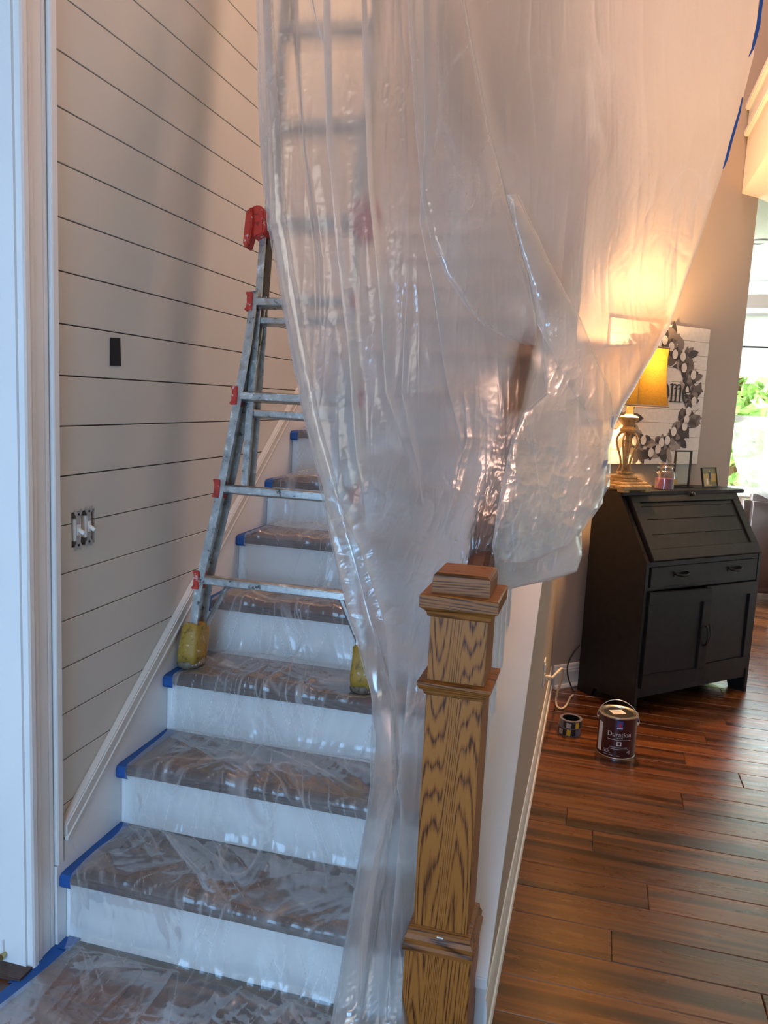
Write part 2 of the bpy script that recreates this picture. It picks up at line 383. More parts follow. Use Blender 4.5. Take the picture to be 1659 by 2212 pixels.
def grid_object(name, P, UV, mat, parent=None, keep=None, haze=None, flip=False):
    nv, nu, _ = P.shape
    idx = np.arange(nv*nu).reshape(nv, nu)
    q = np.stack([idx[:-1, :-1], idx[:-1, 1:], idx[1:, 1:], idx[1:, :-1]], -1).reshape(-1, 4)
    if flip: q = q[:, ::-1].copy()
    if keep is not None:
        kk = keep.reshape(-1); q = q[kk[q].all(1)]
        used = np.unique(q); remap = np.full(nv*nu, -1); remap[used] = np.arange(len(used)); q = remap[q]
        V = P.reshape(-1, 3)[used]; U = UV.reshape(-1, 2)[used]
    else: V = P.reshape(-1, 3); U = UV.reshape(-1, 2)
    me = bpy.data.meshes.new(name)
    me.vertices.add(len(V)); me.vertices.foreach_set('co', V.astype(np.float32).ravel())
    me.loops.add(q.size); me.loops.foreach_set('vertex_index', q.astype(np.int32).ravel())
    me.polygons.add(len(q)); me.polygons.foreach_set('loop_start', np.arange(0, q.size, 4, dtype=np.int32))
    me.polygons.foreach_set('use_smooth', np.ones(len(q), dtype=bool))
    me.update(calc_edges=True)
    uvl = me.uv_layers.new(name='UVMap'); uvl.data.foreach_set('uv', U[q.ravel()].astype(np.float32).ravel())
    me.materials.append(MATS[mat])
    if haze is not None: me.attributes.new('haze', 'FLOAT', 'POINT').data.foreach_set('value', np.broadcast_to(haze, (nv, nu)).astype(np.float32).ravel())
    me.validate()
    return link(bpy.data.objects.new(name, me), parent)

# ================================================================== the setting
WL = -1.32                      # face of the boarded wall
SK = -1.30                      # face of the stair skirt board
KR = -0.155                     # room side of the knee wall
RISE, RUN = 0.1905, 0.2603
def nose_y(k): return 1.715 + RUN*(k-1)
def top_z(k): return 0.0115 + RISE*k
NSTEP = 14

# floor: single planks
floor = MB().box(-2.6, 4.6, -1.8, 8.4, -0.09, -0.02).build('floor', 'gap_shadow'); tag(floor, kind='structure')
PW, PY0 = 0.1397, 1.9895
fixed = {2: 0.147, 1: 0.147}
joint = {1: 0.147, 5: 0.088, 11: 0.472, 10: 0.681, 15: 0.711}
def plank(x0, x1, y0, y1):
    c = 0.0022; g = 0.0006
    x0 += g; x1 -= g; y0 += g; y1 -= g
    v = [(x0, y0, -0.02), (x1, y0, -0.02), (x1, y1, -0.02), (x0, y1, -0.02), (x0, y0, -c), (x1, y0, -c), (x1, y1, -c), (x0, y1, -c),
         (x0+c, y0+c, 0), (x1-c, y0+c, 0), (x1-c, y1-c, 0), (x0+c, y1-c, 0)]
    f = [(8, 9, 10, 11), (4, 5, 9, 8), (5, 6, 10, 9), (6, 7, 11, 10), (7, 4, 8, 11), (0, 1, 5, 4), (1, 2, 6, 5), (2, 3, 7, 6), (3, 0, 4, 7)]
    MB().add(v, f).build('plank', 'bamboo_floor', floor)
LEN = 1.83
for r in range(-8, 46):
    y0 = PY0 + r*PW; y1 = y0 + PW
    xa, xb = (-2.3 if y1 < 1.78 else -0.15), (1.3 if y0 < 1.6 else 1.9 if y0 < 4.3 else 3.4)
    j = joint.get(r, None)
    if j is None: j = -0.15 + ((r*0.618+0.37) % 1.0)*LEN
    while j > xa + 0.15: j -= LEN
    x = xa; j += LEN if j <= xa+0.02 else 0
    while x < xb - 1e-6:
        e = min(j, xb)
        if y0 > 5.0 and e < 0.6: x = e; j += LEN; continue
        plank(x, e, y0, y1); x = e; j += LEN

# left wall: backing and separate boards
wall_left = MB().box(-1.42, -1.336, 1.62, 6.6, 0.0, 5.2).build('wall_left', 'gap_shadow'); tag(wall_left, kind='structure')
BH, BZ0 = 0.1276, 0.6285
for k in range(-4, 27):
    z0, z1 = BZ0 + k*BH, BZ0 + (k+1)*BH
    mb = MB(); g = 0.0016
    if k in (3, 4):                                     # boards notched around the switch box
        cy0, cy1, cz0, cz1 = 1.800, 1.902, 1.073, 1.168
        a, b = max(z0+g, min(cz0, z1-g)), min(z1-g, max(cz1, z0+g))
        mb.box(WL-0.014, WL, 1.70, cy0, z0+g, z1-g).box(WL-0.014, WL, cy1, 6.6, z0+g, z1-g)
        if z0 < cz0 < z1: mb.box(WL-0.014, WL, cy0, cy1, z0+g, cz0)
        if z0 < cz1 < z1: mb.box(WL-0.014, WL, cy0, cy1, cz1, z1-g)
        mb.build('board', 'white_wall', wall_left)
    else:
        mb.box(WL-0.014, WL, 1.70, 6.6, z0+g, z1-g).build('board', 'white_wall', wall_left, bevel=0.0012, seg=1)

# door casing at the left end of that wall, profiled
t1 = empty('trim_1', (WL, 1.605, 0), kind='structure')
prof = [(0, 0), (0.019, 0), (0.022, 0.006), (0.022, 0.020), (0.014, 0.024), (0.016, 0.030), (0.017, 0.040), (0.013, 0.044), (0.012, 0.078), (0.010, 0.082), (0.012, 0.086), (0.0125, 0.094), (0, 0.095)]
MB().prism([(x, y) for x, y in prof], 0.0, 3.4, 'Z').build('casing', 'white_trim', t1)
MB().prism([(0.0, 0.0955), (0.0, 0.1), (0.020, 0.1), (0.022, 0.104), (0.022, 0.122), (0.016, 0.126), (0.0, 0.1265)], 0.232, 3.4, 'Z').build('backband', 'white_trim', t1)
d1 = empty('door_1', (WL, 1.60, 0), kind='structure')
MB().box(-1.28, 0.004, -0.003, 0.035, 0.0, 5.2).build('door_slab', 'grey_door', d1)
MB().box(-0.062, -0.058, -0.012, -0.003, 0.02, 0.075).build('jamb_stop', 'white_trim', d1)
MB().tube([(-0.058, -0.003, 0.035), (-0.058, -0.02, 0.035)], [0.006, 0.009], 12).build('door_bumper', 'hinge_brass', d1)
MB().box(-0.9, 0.02, -0.045, 0.0, 0.0, 0.012).build('threshold', 'tread_wood', d1)

# skirt board along the stairs with its cap moulding
t2 = empty('trim_2', (WL, 1.70, 0), kind='structure')
def run_poly(o0, o1, ya, yb): return [(ya, nose_z(ya)+o0), (yb, nose_z(yb)+o0), (yb, nose_z(yb)+o1), (ya, nose_z(ya)+o1)]
ya, yb = 1.702, 5.2
P = [(a-1.70, b) for a, b in [(ya, 0.0), (2.3, 0.0), (yb, nose_z(yb)-0.5), (yb, nose_z(yb)+0.08), (1.735, nose_z(1.735)+0.08), (1.735, 0.23), (ya, 0.23)]]
MB().prism(P, 0.0, 0.02, 'X').build('skirt_board', 'white_trim', t2)
MB().prism([(a-1.70, b) for a, b in run_poly(0.078, 0.115, 1.735, yb)], 0.0, 0.026, 'X').build('cap_moulding', 'white_wall', t2, bevel=0.004)
MB().prism([(a-1.70, b) for a, b in run_poly(0.072, 0.080, 1.735, yb)], 0.0, 0.031, 'X').build('bead', 'white_wall', t2)

# knee wall on the open side
wk = empty('wall_right', (0, 0, 0), kind='structure')
pts = [(1.74, 0.0), (4.30, 0.0), (4.30, nose_z(4.30)-0.028), (1.74, nose_z(1.74)-0.028)]
MB().prism(pts, -0.345, KR, 'X').build('knee_wall', 'greige_wall', wk)
pts = [(1.70, nose_z(1.70)-0.030), (4.26, nose_z(4.26)-0.030), (4.26, nose_z(4.26)), (1.70, nose_z(1.70))]
MB().prism(pts, -0.350, -0.150, 'X').build('cap_board', 'white_trim', wk, bevel=0.003)
MB().prism([(1.735, 0.0), (1.79, 0.0), (1.79, nose_z(1.79)-0.031), (1.735, nose_z(1.735)-0.031)], -0.345, -0.1535, 'X').build('end_board', 'white_trim', wk)
MB().box(-0.345, KR, 4.30, 6.6, 0, 5.2).build('upper_wall', 'greige_wall', wk)
def baseboard(name, p0, p1, out):
    """profiled baseboard from p0 to p1, its face pointing along out"""
    prof = [(0, 0), (0.030, 0), (0.030, 0.006), (0.024, 0.017), (0.0165, 0.020), (0.0165, 0.085), (0.0145, 0.092), (0.0145, 0.100), (0.011, 0.106), (0.010, 0.116), (0.006, 0.125), (0, 0.127)]
    p0, p1, out = np.array(p0, float), np.array(p1, float), np.array(out, float); n = len(prof)
    vs = [(*(p+out*a), b) for p in (p0, p1) for a, b in prof]
    fs = [tuple(range(n)), tuple(range(n, 2*n))] + [(i, (i+1) % n, n+(i+1) % n, n+i) for i in range(n)]
    o = MB().add(vs, fs).build(name, 'white_trim'); return tag(o, kind='structure')
KB = KR - 0.0145
baseboard('baseboard_right', (KR, 1.72), (KR, 4.27), (0.5, 0))

# the wall set at 45 degrees behind the desk
R2 = 0.70711
C45 = 4.42
p0, p1 = np.array([KR, KR+C45]), np.array([0.76, 0.76+C45]); nb = np.array([-R2, R2])*0.13
wb = MB().prism([tuple(p0), tuple(p1), tuple(p1+nb), tuple(p0+nb)], 0.0, 5.2, 'Z').build('wall_back', 'greige_wall'); tag(wb, kind='structure')
baseboard('baseboard_back', p0+np.array([0.012, 0.012]), p1, (R2, -R2))
# balcony floor edge and lower ceiling on the right
ce = MB().prism([(0.655, -1.8), (4.6, -1.8), (4.6, 8.4), (0.72, 8.4), (0.72, 5.17), (0.655, 5.07)], 2.742, 3.04, 'Z').build('ceiling', 'ceiling_white'); tag(ce, kind='structure')
t3 = empty('trim_3', (0.655, -1.8, 3.04), kind='structure')
MB().box(-0.022, 0.02, 0, 6.86, 0.0, 0.035).build('lower_moulding', 'white_trim', t3, bevel=0.006)
MB().box(-0.008, 0.02, 0, 6.86, 0.035, 0.14).build('fascia', 'white_trim', t3)
MB().box(-0.030, 0.02, 0, 6.86, 0.14, 0.175).build('upper_moulding', 'white_trim', t3, bevel=0.006)
uc = MB().box(-2.6, 4.6, -1.8, 8.4, 5.2, 5.3).build('ceiling_upper', 'ceiling_white'); tag(uc, kind='structure')
uw = MB().box(-1.42, 4.6, 6.6, 6.72, 2.9, 5.2).box(-1.42, KR, 6.6, 6.72, 0.0, 2.9).build('wall_stairhead', 'greige_wall'); tag(uw, kind='structure')
for nm_, b_ in (('wall_front', (-2.6, 4.6, -1.92, -1.8, 0, 5.2)), ('wall_entry', (-2.72, -2.6, -1.92, 1.7, 0, 5.2)), ('wall_east', (4.6, 4.72, -1.92, 8.4, 0, 5.2)), ('wall_closet', (-2.6, -1.42, 1.64, 1.70, 0, 5.2))):
    tag(MB().box(*b_).build(nm_, 'greige_wall'), kind='structure')
# back room
WY = 8.25
wf = empty('wall_far', (0, WY, 0), kind='structure')
MB().box(0.3, 1.10, 0, 0.15, 0, 2.742).box(1.10, 4.6, 0, 0.15, 0, 0.75).box(1.10, 4.6, 0, 0.15, 2.50, 2.742).build('wall_panel', 'greige_wall', wf)
MB().prism([(0.0, 0.0), (-0.10, 0.0), (-0.10, -0.02), (-0.07, -0.03), (-0.03, -0.09), (-0.02, -0.115), (0, -0.12)], 0.3, 4.6, 'X').build('crown_moulding', 'white_trim', wf).location = (0, 0, 2.742)
win_root = None
for wi in range(3):
    x0 = 1.10 + wi*1.12; x1 = x0 + 1.12
    wn = empty('window_%d' % (wi+1), (x0, WY, 0.75), kind='structure')
    W = x1-x0
    MB().box(0, 0.09, -0.02, 0.12, 0, 1.75).box(W-0.09, W, -0.02, 0.12, 0, 1.75).box(0.09, W-0.09, -0.02, 0.12, 0, 0.08).box(0.09, W-0.09, -0.02, 0.12, 1.66, 1.75).build('window_frame', 'white_trim', wn)
    MB().box(0.09, W-0.09, 0.03, 0.08, 0.70, 0.76).build('meeting_rail', 'white_trim', wn)
    MB().box(W*0.36, W*0.36+0.06, 0.04, 0.075, 0.08, 1.66).build('mullion', 'white_trim', wn)
    MB().box(0.09, W-0.09, 0.055, 0.06, 0.08, 0.70).build('pane', 'clear_glass', wn)
    MB().box(0.09, W-0.09, 0.055, 0.06, 0.76, 1.66).build('pane', 'clear_glass', wn)
    MB().box(0.06, W-0.06, -0.035, -0.028, 1.12, 1.70).build('roller_shade', 'shade_sheer', wn)
    MB().box(0.05, W-0.05, -0.045, -0.025, 1.385, 1.40).build('shade_bar', 'black_plastic', wn)

# ================================================================== staircase
st = empty('staircase', (-0.82, 1.74, 0), label='straight flight of brown wooden treads and white risers under film', cat='staircase')
def loc(o, parent): return o
for k in range(1, NSTEP+1):
    y0 = nose_y(k)-1.74; z = top_z(k)
    MB().box(-0.479, 0.467, y0, y0+RUN+0.03, z-0.028, z).build('tread', 'tread_wood', st, bevel=0.006)
    zb = 0.0 if k == 1 else top_z(k-1)
    MB().box(-0.479, 0.467, y0+0.025, y0+0.04, zb, z-0.028).build('riser', 'white_trim', st)

# railing and newel
rl = empty('stair_railing', (-0.25, 1.74, nose_z(1.74)), label='dark handrail on white square balusters beside the stairs', cat='railing')
u = np.array([0, 1, 0.732]); u /= np.linalg.norm(u); nn = np.array([0, -u[2], u[1]])
mid = np.array([0, (4.24-1.725)/2, 0.85-0.03+0.732*(4.24-1.725)/2])
hr = MB(); Lh = (4.24-1.76)/u[1]/2
sec = [(-0.029, -0.028), (0.029, -0.028), (0.029, 0.004), (0.024, 0.016), (0.012, 0.024), (-0.012, 0.024), (-0.024, 0.016), (-0.029, 0.004)]
vs = [tuple(mid + u*sgn*Lh + np.array([1, 0, 0])*a + nn*b) for sgn in (-1, 1) for a, b in sec]; n = 8
hr.add(vs, [tuple(range(n)), tuple(range(n, 2*n))]+[(i, (i+1) % n, n+(i+1) % n, n+i) for i in range(n)]).build('handrail', 'rail_wood', rl)
for i in range(16):
    yb_ = 2.1505 - 0.264 + 0.132*i - 1.74
    if yb_ < 0.03: continue
    zb = 0.732*yb_; b0, b1 = yb_-0.016, yb_+0.016
    v = [(x, y, 0.732*y+0.001) for x, y in ((-0.016, b0), (0.016, b0), (0.016, b1), (-0.016, b1))] + [(x, y, 0.732*y+0.80) for x, y in ((-0.016, b0), (0.016, b0), (0.016, b1), (-0.016, b1))]
    MB().add(v, [(0, 3, 2, 1), (4, 5, 6, 7), (0, 1, 5, 4), (1, 2, 6, 5), (2, 3, 7, 6), (3, 0, 4, 7)]).build('baluster', 'white_trim', rl)

nw = empty('newel_post', (-0.251, 1.660, 0), label='square golden oak newel post with stepped cap and collar', cat='newel post')
def ring(name, prof, mat='oak_level', bev=0.0):
    """square moulding: list of (half width, z)"""
    mb = MB(); vs = []; fs = []
    for h, z in prof: vs += [(-h, -h, z), (h, -h, z), (h, h, z), (-h, h, z)]
    m = len(prof)
    for j in range(m-1): fs += [(j*4+i, j*4+(i+1) % 4, (j+1)*4+(i+1) % 4, (j+1)*4+i) for i in range(4)]
    fs += [(0, 1, 2, 3), tuple(range((m-1)*4, m*4))]
    return mb.add(vs, fs).build(name, mat, nw, bevel=bev)
ring('base_block', [(0.0735, 0.0), (0.0735, 0.335)], 'oak', 0.002)
ring('base_moulding', [(0.0735, 0.305), (0.0775, 0.308), (0.0785, 0.318), (0.0745, 0.324), (0.0755, 0.336), (0.0705, 0.345), (0.0685, 0.357), (0.0605, 0.362)])
ring('shaft', [(0.060, 0.33), (0.060, 1.08)], 'oak', 0.0015)
ring('collar', [(0.060, 0.889), (0.064, 0.892), (0.066, 0.900), (0.073, 0.904), (0.078, 0.914), (0.078, 0.920), (0.060, 0.922)])
ring('cap_moulding', [(0.060, 1.058), (0.066, 1.062), (0.068, 1.070), (0.074, 1.076), (0.0815, 1.082), (0.0815, 1.106), (0.079, 1.109), (0.0, 1.110)])
ring('cap_block', [(0.060, 1.108), (0.060, 1.135), (0.0585, 1.146), (0.053, 1.152), (0.0, 1.154)])
MB().box(-0.004, 0.010, -0.0702, -0.0690, 0.345, 0.350).build('paint_chip', 'print_white', nw)

# ================================================================== blue tape along each tread end
def tape_profile(k):
    y1 = nose_y(k+1)+0.02; y0 = nose_y(k)-0.002; z = top_z(k)+0.0025
    return [(y1, z), (y0+0.02, z), (y0+0.004, z-0.002), (y0-0.003, z-0.010), (y0-0.003, z-0.032), (y0+0.004, z-0.040)]
names_ = ['lowest', 'second', 'third', 'fourth', 'fifth', 'sixth', 'seventh', 'eighth']
for k in range(1, 9):
    pr = tape_profile(k); mb = MB(); vs = []; rnd = random.Random(k)
    for j, (y, z) in enumerate(pr):
        jit = rnd.uniform(-0.004, 0.004)
        vs += [(SK+0.001, y, z), (SK+0.036+jit, y, z)]
    vs += [(x, y, z+0.0006) if j < 4 else (x, y-0.0006, z) for j, (x, y, z) in enumerate(vs)]
    m = len(pr); fs = []
    for base in (0, 2*m): fs += [(base+2*i, base+2*i+1, base+2*i+3, base+2*i+2) for i in range(m-1)]
    fs += [(2*i, 2*i+2, 2*m+2*i+2, 2*m+2*i) for i in range(m-1)] + [(2*i+1, 2*i+3, 2*m+2*i+3, 2*m+2*i+1) for i in range(m-1)]
    fs += [(0, 1, 2*m+1, 2*m), (2*m-2, 2*m-1, 4*m-1, 4*m-2)]
    o = mb.add(vs, fs).build('tape_strip', 'blue_tape')
    tag(o, 'blue painter tape along the left end of the %s tread' % names_[k-1], 'tape', 'blue tape strips on the treads')
def ribbon(name, pts, width_dir, width, mat, thick=0.0008, up=(0, 0, 1)):
    wd, upv = np.array(width_dir, float), np.array(up, float); mb = MB(); vs = []
    for t in (0, thick):
        for p in pts:
            p = np.array(p, float); vs += [tuple(p+upv*t), tuple(p+wd*width+upv*t)]
    m = len(pts); fs = []
    for base in (0, 2*m): fs += [(base+2*i, base+2*i+1, base+2*i+3, base+2*i+2) for i in range(m-1)]
    fs += [(2*i, 2*i+2, 2*m+2*i+2, 2*m+2*i) for i in range(m-1)] + [(2*i+1, 2*i+3, 2*m+2*i+3, 2*m+2*i+1) for i in range(m-1)]
    fs += [(0, 1, 2*m+1, 2*m), (2*m-2, 2*m-1, 4*m-1, 4*m-2)]
    return mb.add(vs, fs).build(name, mat)
tag(ribbon('tape_strip', [(-1.302, 1.735, 0.004), (-1.312, 1.66, 0.003), (-1.322, 1.58, 0.003), (-1.328, 1.545, 0.003)], (1, 0.25, 0), 0.047, 'blue_tape'), 'blue painter tape on the floor along the door casing', 'tape', 'blue tape strips on the floor')
tag(ribbon('tape_strip', [(-1.312, 1.56, 0.005), (-1.325, 1.48, 0.004), (-1.335, 1.40, 0.003), (-1.36, 1.2, 0.003)], (1, 0.1, 0), 0.046, 'blue_tape'), 'lighter blue painter tape on the floor running off past the threshold', 'tape', 'blue tape strips on the floor')
tag(ribbon('tape_strip', [(-1.290, 1.738, 0.008), (-1.292, 1.69, 0.006)], (1, 0, 0), 0.036, 'blue_tape'), 'short blue tape tab at the foot of the first riser', 'tape', 'blue tape strips on the floor')

# ================================================================== plastic film over the stairs
def stair_film():
    prof = []
    for k in range(13, 0, -1):
        yn, z = nose_y(k), top_z(k)
        ni = nose_y(k+1)
        prof += [(ni-0.008, z+0.085), (ni-0.013, z+0.045), (ni-0.030, z+0.018), (ni-0.075, z+0.010), (yn+0.08, z+0.010), (yn+0.03, z+0.009), (yn+0.004, z+0.007), (yn-0.006, z-0.003), (yn-0.009, z-0.022), (yn-0.008, z-0.05)]
    prof += [(1.706, 0.09), (1.700, 0.045), (1.680, 0.018), (1.63, 0.010), (1.5, 0.008), (1.3, 0.008), (1.12, 0.008)]
    c = np.array(catmull(prof, 12))
    seg = np.r_[0, np.cumsum(np.hypot(*np.diff(c, axis=0).T))]
    nvv = 1560; s = np.linspace(0, seg[-1], nvv)
    Yp = np.interp(s, seg, c[:, 0]); Zp = np.interp(s, seg, c[:, 1])
    tY, tZ = np.gradient(Yp), np.gradient(Zp); ln = np.hypot(tY, tZ)+1e-9; nY, nZ = tZ/ln, -tY/ln
    nuu = 250; uu = np.linspace(0, 1, nuu)
    xl = np.full(nvv, -1.264) + 0.010*(vnoise(s*9, s*0)-0.5)
    fl = s > seg[-1]-0.56
    xl = np.where(fl, -1.255 - (s-(seg[-1]-0.56))*0.16, xl); xr = np.full(nvv, -0.365)
    X = xl[:, None]*(1-uu)+xr[:, None]*uu; SS = np.repeat(s[:, None], nuu, 1)
    wx = X + 0.02*fbm(X*3+2, SS*3, 2); ws = SS + 0.03*fbm(X*4+9, SS*4, 2)
    up = np.clip(nZ, 0, 1)[:, None]                   # 1 on treads and floor, 0 on risers
    A = (fbm(X*4, SS*4, 3)+0.25)*0.026; cr = np.zeros_like(X)
    for i, (th, wt) in enumerate(((0.0, 1.0), (0.28, 1.0), (-0.35, 1.0), (0.75, 0.8), (-0.85, 0.8), (1.25, 0.6), (-1.2, 0.6))):
        a_ = wx*math.cos(th)+ws*math.sin(th)+3.7*i; b_ = -wx*math.sin(th)+ws*math.cos(th)+1.9*i
        steep = 1.0 if abs(th) < 0.5 else up          # crossing folds only where the film lies slack on a tread
        g = gate(X*4.5+13*i, SS*4.5+7*i, 0.40, 0.80)*steep
        A = A + g*wt*(0.016*ridged(a_*7, b_*1.1, 1)+0.0075*ridged(a_*17, b_*1.7, 1)+0.0030*ridged(a_*36, b_*3.2, 1))
        cr = np.maximum(cr, g*np.maximum(crease_lines(a_*11, b_*0.9, 0.011, 1), 0.8*crease_lines(a_*23, b_*1.6, 0.018, 1)))
    A += 0.0010*vnoise(wx*80, ws*40)
    tl = np.clip((X-xl[:, None])/0.06, 0, 1)
    A = A*(0.12+0.88*tl)*(0.40+0.60*up)
    for fx in (-1.253, -0.653): A = A*(1-np.exp(-(((X-fx)/0.075)**2+((Yp[:, None]-2.335)/0.085)**2)**2))
    haze = 0.12 + 0.42*cr + 0.12*gate(wx*10, ws*4, 0.5, 0.95)
    P = np.stack([X, Yp[:, None]+nY[:, None]*A, Zp[:, None]+nZ[:, None]*A], -1)
    P[:, :, 2] = np.maximum(P[:, :, 2], 0.005)
    o = grid_object('plastic_sheet', P, np.stack([X, SS], -1), 'film_stairs', haze=haze)
    tag(o, 'clear plastic drop sheet laid over the stair treads and risers', 'plastic sheet')
stair_film()

# ================================================================== ladder
def ladder():
    LX, Y0, Z0, K = -0.953, 2.335, 0.598, 0.13
    r = empty('ladder', (LX, Y0, Z0), label='paint-spattered aluminium extension ladder with red joints standing on the stairs', cat='ladder')
    ax = np.array([0, K, 1.0]); ax /= np.linalg.norm(ax); ay = np.array([0, ax[2], -ax[1]]); ex = np.array([1, 0, 0.0])
    def P(x, h, d=0.0): return ex*x + ax*h + ay*d     # local: x across, h along the rail, d away from the climber
    def rail(name, pts, w, dep, mat, sgn, d0):
        """channel rail swept through (x, h) points"""
        vs = []; fs = []
        t = 0.006
        sec = [(0, -dep/2), (w, -dep/2), (w, -dep/2+t), (t, -dep/2+t), (t, dep/2-t), (w, dep/2-t), (w, dep/2), (0, dep/2)]
        for x, h in pts: vs += [tuple(P(sgn*(x-a), h, d0+b)) for a, b in sec]
        n = 8
        for j in range(len(pts)-1): fs += [(j*n+i, j*n+(i+1) % n, (j+1)*n+(i+1) % n, (j+1)*n+i) for i in range(n)]
        fs += [tuple(range(n)), tuple(range((len(pts)-1)*n, len(pts)*n))]
        return MB().add(vs, fs).build(name, mat, r)
    XO = [(0.312, 0.0), (0.300, 0.13), (0.288, 0.285), (0.240, 0.59), (0.203, 0.895), (0.186, 1.05), (0.176, 1.20), (0.175, 1.235)]
    xo = lambda h: float(np.interp(h, [b for a, b in XO], [a for a, b in XO]))
    for s in (-1, 1):
        rail('outer_rail', [(x, h) for x, h in catmull(XO[1:], 4)], 0.026, 0.075, 'aluminium', s, 0.0)
        rail('inner_rail', [(0.172, 0.60), (0.174, 1.42)], 0.022, 0.066, 'aluminium', s, 0.03)
        rail('upper_rail', [(0.164, 1.44), (0.164, 3.1)], 0.022, 0.066, 'aluminium', s, 0.03)
        # foot: yellow wrapped boot over a worn rubber shoe
        mb = MB(); c0, c1 = P(s*0.300, 0.012), P(s*0.294, 0.125)
        prof = [(0.0, 0.036, 0.050), (0.03, 0.038, 0.052), (0.09, 0.035, 0.049), (0.125, 0.032, 0.047), (0.128, 0.026, 0.040)]
        vs = []; m = 20
        for h, a, b in prof:
            cx = 0.300 - 0.05*h
            for i in range(m):
                q = 2*math.pi*i/m; e = 0.45
                cxs, sn = math.cos(q), math.sin(q)
                vs.append(tuple(P(s*cx + a*math.copysign(abs(cxs)**e, cxs)*(1+0.05*math.sin(5*q+h*60)), h+0.012+0.004*math.sin(3*q), b*math.copysign(abs(sn)**e, sn))))
        fs = [(j*m+i, j*m+(i+1) % m, (j+1)*m+(i+1) % m, (j+1)*m+i) for j in range(len(prof)-1) for i in range(m)]+[tuple(range(m)), tuple(range((len(prof)-1)*m, len(prof)*m))]
        ft = mb.add(vs, fs).build('foot', 'yellow_foot', r, smooth=True)
        sole = MB(); vs = []
        for z, g in ((0.0, 0.040), (0.010, 0.043), (0.022, 0.038)):
            for i in range(m):
                q = 2*math.pi*i/m; vs.append((s*0.300+g*math.cos(q)*(1+0.08*math.sin(7*q)), 0.054*math.sin(q)*(1+0.06*math.cos(5*q)), z+0.003*math.sin(4*q)*(z > 0)))
        fs = [(j*m+i, j*m+(i+1) % m, (j+1)*m+(i+1) % m, (j+1)*m+i) for j in range(2) for i in range(m)]+[tuple(range(m)), tuple(range(2*m, 3*m))]
        sole.add(vs, fs).build('sole', 'foot_bottom', ft, smooth=True)
        # red rung brackets
        for h in (0.285, 0.59, 0.895, 1.20):
            x = xo(h)
            vs = []
            sec = [(-0.030, 0.012), (-0.026, 0.014), (-0.018, 0.007), (0.018, 0.007), (0.026, 0.014), (0.030, 0.012)]
            mb = MB()
            poly = [(x+b, h+a) for a, b in sec] + [(x-0.012, h+0.030), (x-0.012, h-0.030)]
            vs = [tuple(P(s*a, b, dd)) for dd in (-0.045, 0.012) for a, b in poly]; n = len(poly)
            mb.add(vs, [tuple(range(n)), tuple(range(n, 2*n))]+[(i, (i+1) % n, n+(i+1) % n, n+i) for i in range(n)]).build('joint', 'red_joint', r, bevel=0.002)
        # hinge with its release tongue
        hs = MB(); poly = []
        for i in range(15):
            q = math.radians(-40 + 250*i/14); poly.append((0.176+0.030*math.cos(q), 1.478+0.034*math.sin(q)))
        poly += [(0.148, 1.420), (0.180, 1.405)]
        vs = [tuple(P(s*a, b, dd)) for dd in (-0.036, 0.050) for a, b in poly]; n = len(poly)
        hg = hs.add(vs, [tuple(range(n)), tuple(range(n, 2*n))]+[(i, (i+1) % n, n+(i+1) % n, n+i) for i in range(n)]).build('hinge', 'red_joint', r, bevel=0.004)
        tg = [(0.186, 1.50), (0.204, 1.485), (0.205, 1.455), (0.207, 1.385), (0.200, 1.370), (0.190, 1.374), (0.182, 1.41), (0.180, 1.45)]
        vs = [tuple(P(s*a, b, dd)) for dd in (-0.056, -0.010) for a, b in tg]; n = len(tg)
        MB().add(vs, [tuple(range(n)), tuple(range(n, 2*n))]+[(i, (i+1) % n, n+(i+1) % n, n+i) for i in range(n)]).build('release_tongue', 'red_joint', hg, bevel=0.003)
        # dark caution sticker on the inner face of the inner rail
    v = [tuple(P(-0.151, h, d)) for h, d in ((1.24, 0.012), (1.24, 0.055), (1.43, 0.055), (1.43, 0.012))] + [tuple(P(-0.1502, h, d)) for h, d in ((1.24, 0.012), (1.24, 0.055), (1.43, 0.055), (1.43, 0.012))]
    MB().add(v, [(0, 1, 2, 3), (4, 5, 6, 7), (0, 1, 5, 4), (1, 2, 6, 5), (2, 3, 7, 6), (3, 0, 4, 7)]).build('sticker', 'print_black', r)
    def rung(h, half, d0, dep=0.052, hgt=0.032):
        # ribbed D-section tread rung
        sec = [(-dep/2, -hgt*0.30), (-dep/2, hgt*0.30), (-dep*0.30, hgt/2), (dep*0.38, hgt/2), (dep/2, hgt*0.25), (dep/2, -hgt*0.4), (dep*0.3, -hgt/2), (-dep*0.2, -hgt*0.42)]
        n = len(sec); vs = [(x, *(P(0, h+b, d0+a)[1:])) for x in (-half, half) for a, b in sec]
        MB().add(vs, [tuple(range(n)), tuple(range(n, 2*n))]+[(i, (i+1) % n, n+(i+1) % n, n+i) for i in range(n)]).build('rung', 'aluminium', r, bevel=0.002)
    for h in (0.285, 0.59, 0.895, 1.20): rung(h, xo(h)-0.010, -0.012)
    for h in (0.845, 1.15): rung(h, 0.160, 0.030, 0.046, 0.026)
    for h in (1.455, 1.76, 2.065, 2.37, 2.675, 2.98): rung(h, 0.150, 0.03, 0.05, 0.05)
    # flared bottom brace from the lowest rung to the foot
    for s in (-1, 1):
        MB().tube([P(s*0.275, 0.12, 0.02), P(s*0.195, 0.275, 0.01)], 0.009, 6).build('brace', 'aluminium', r)
ladder()

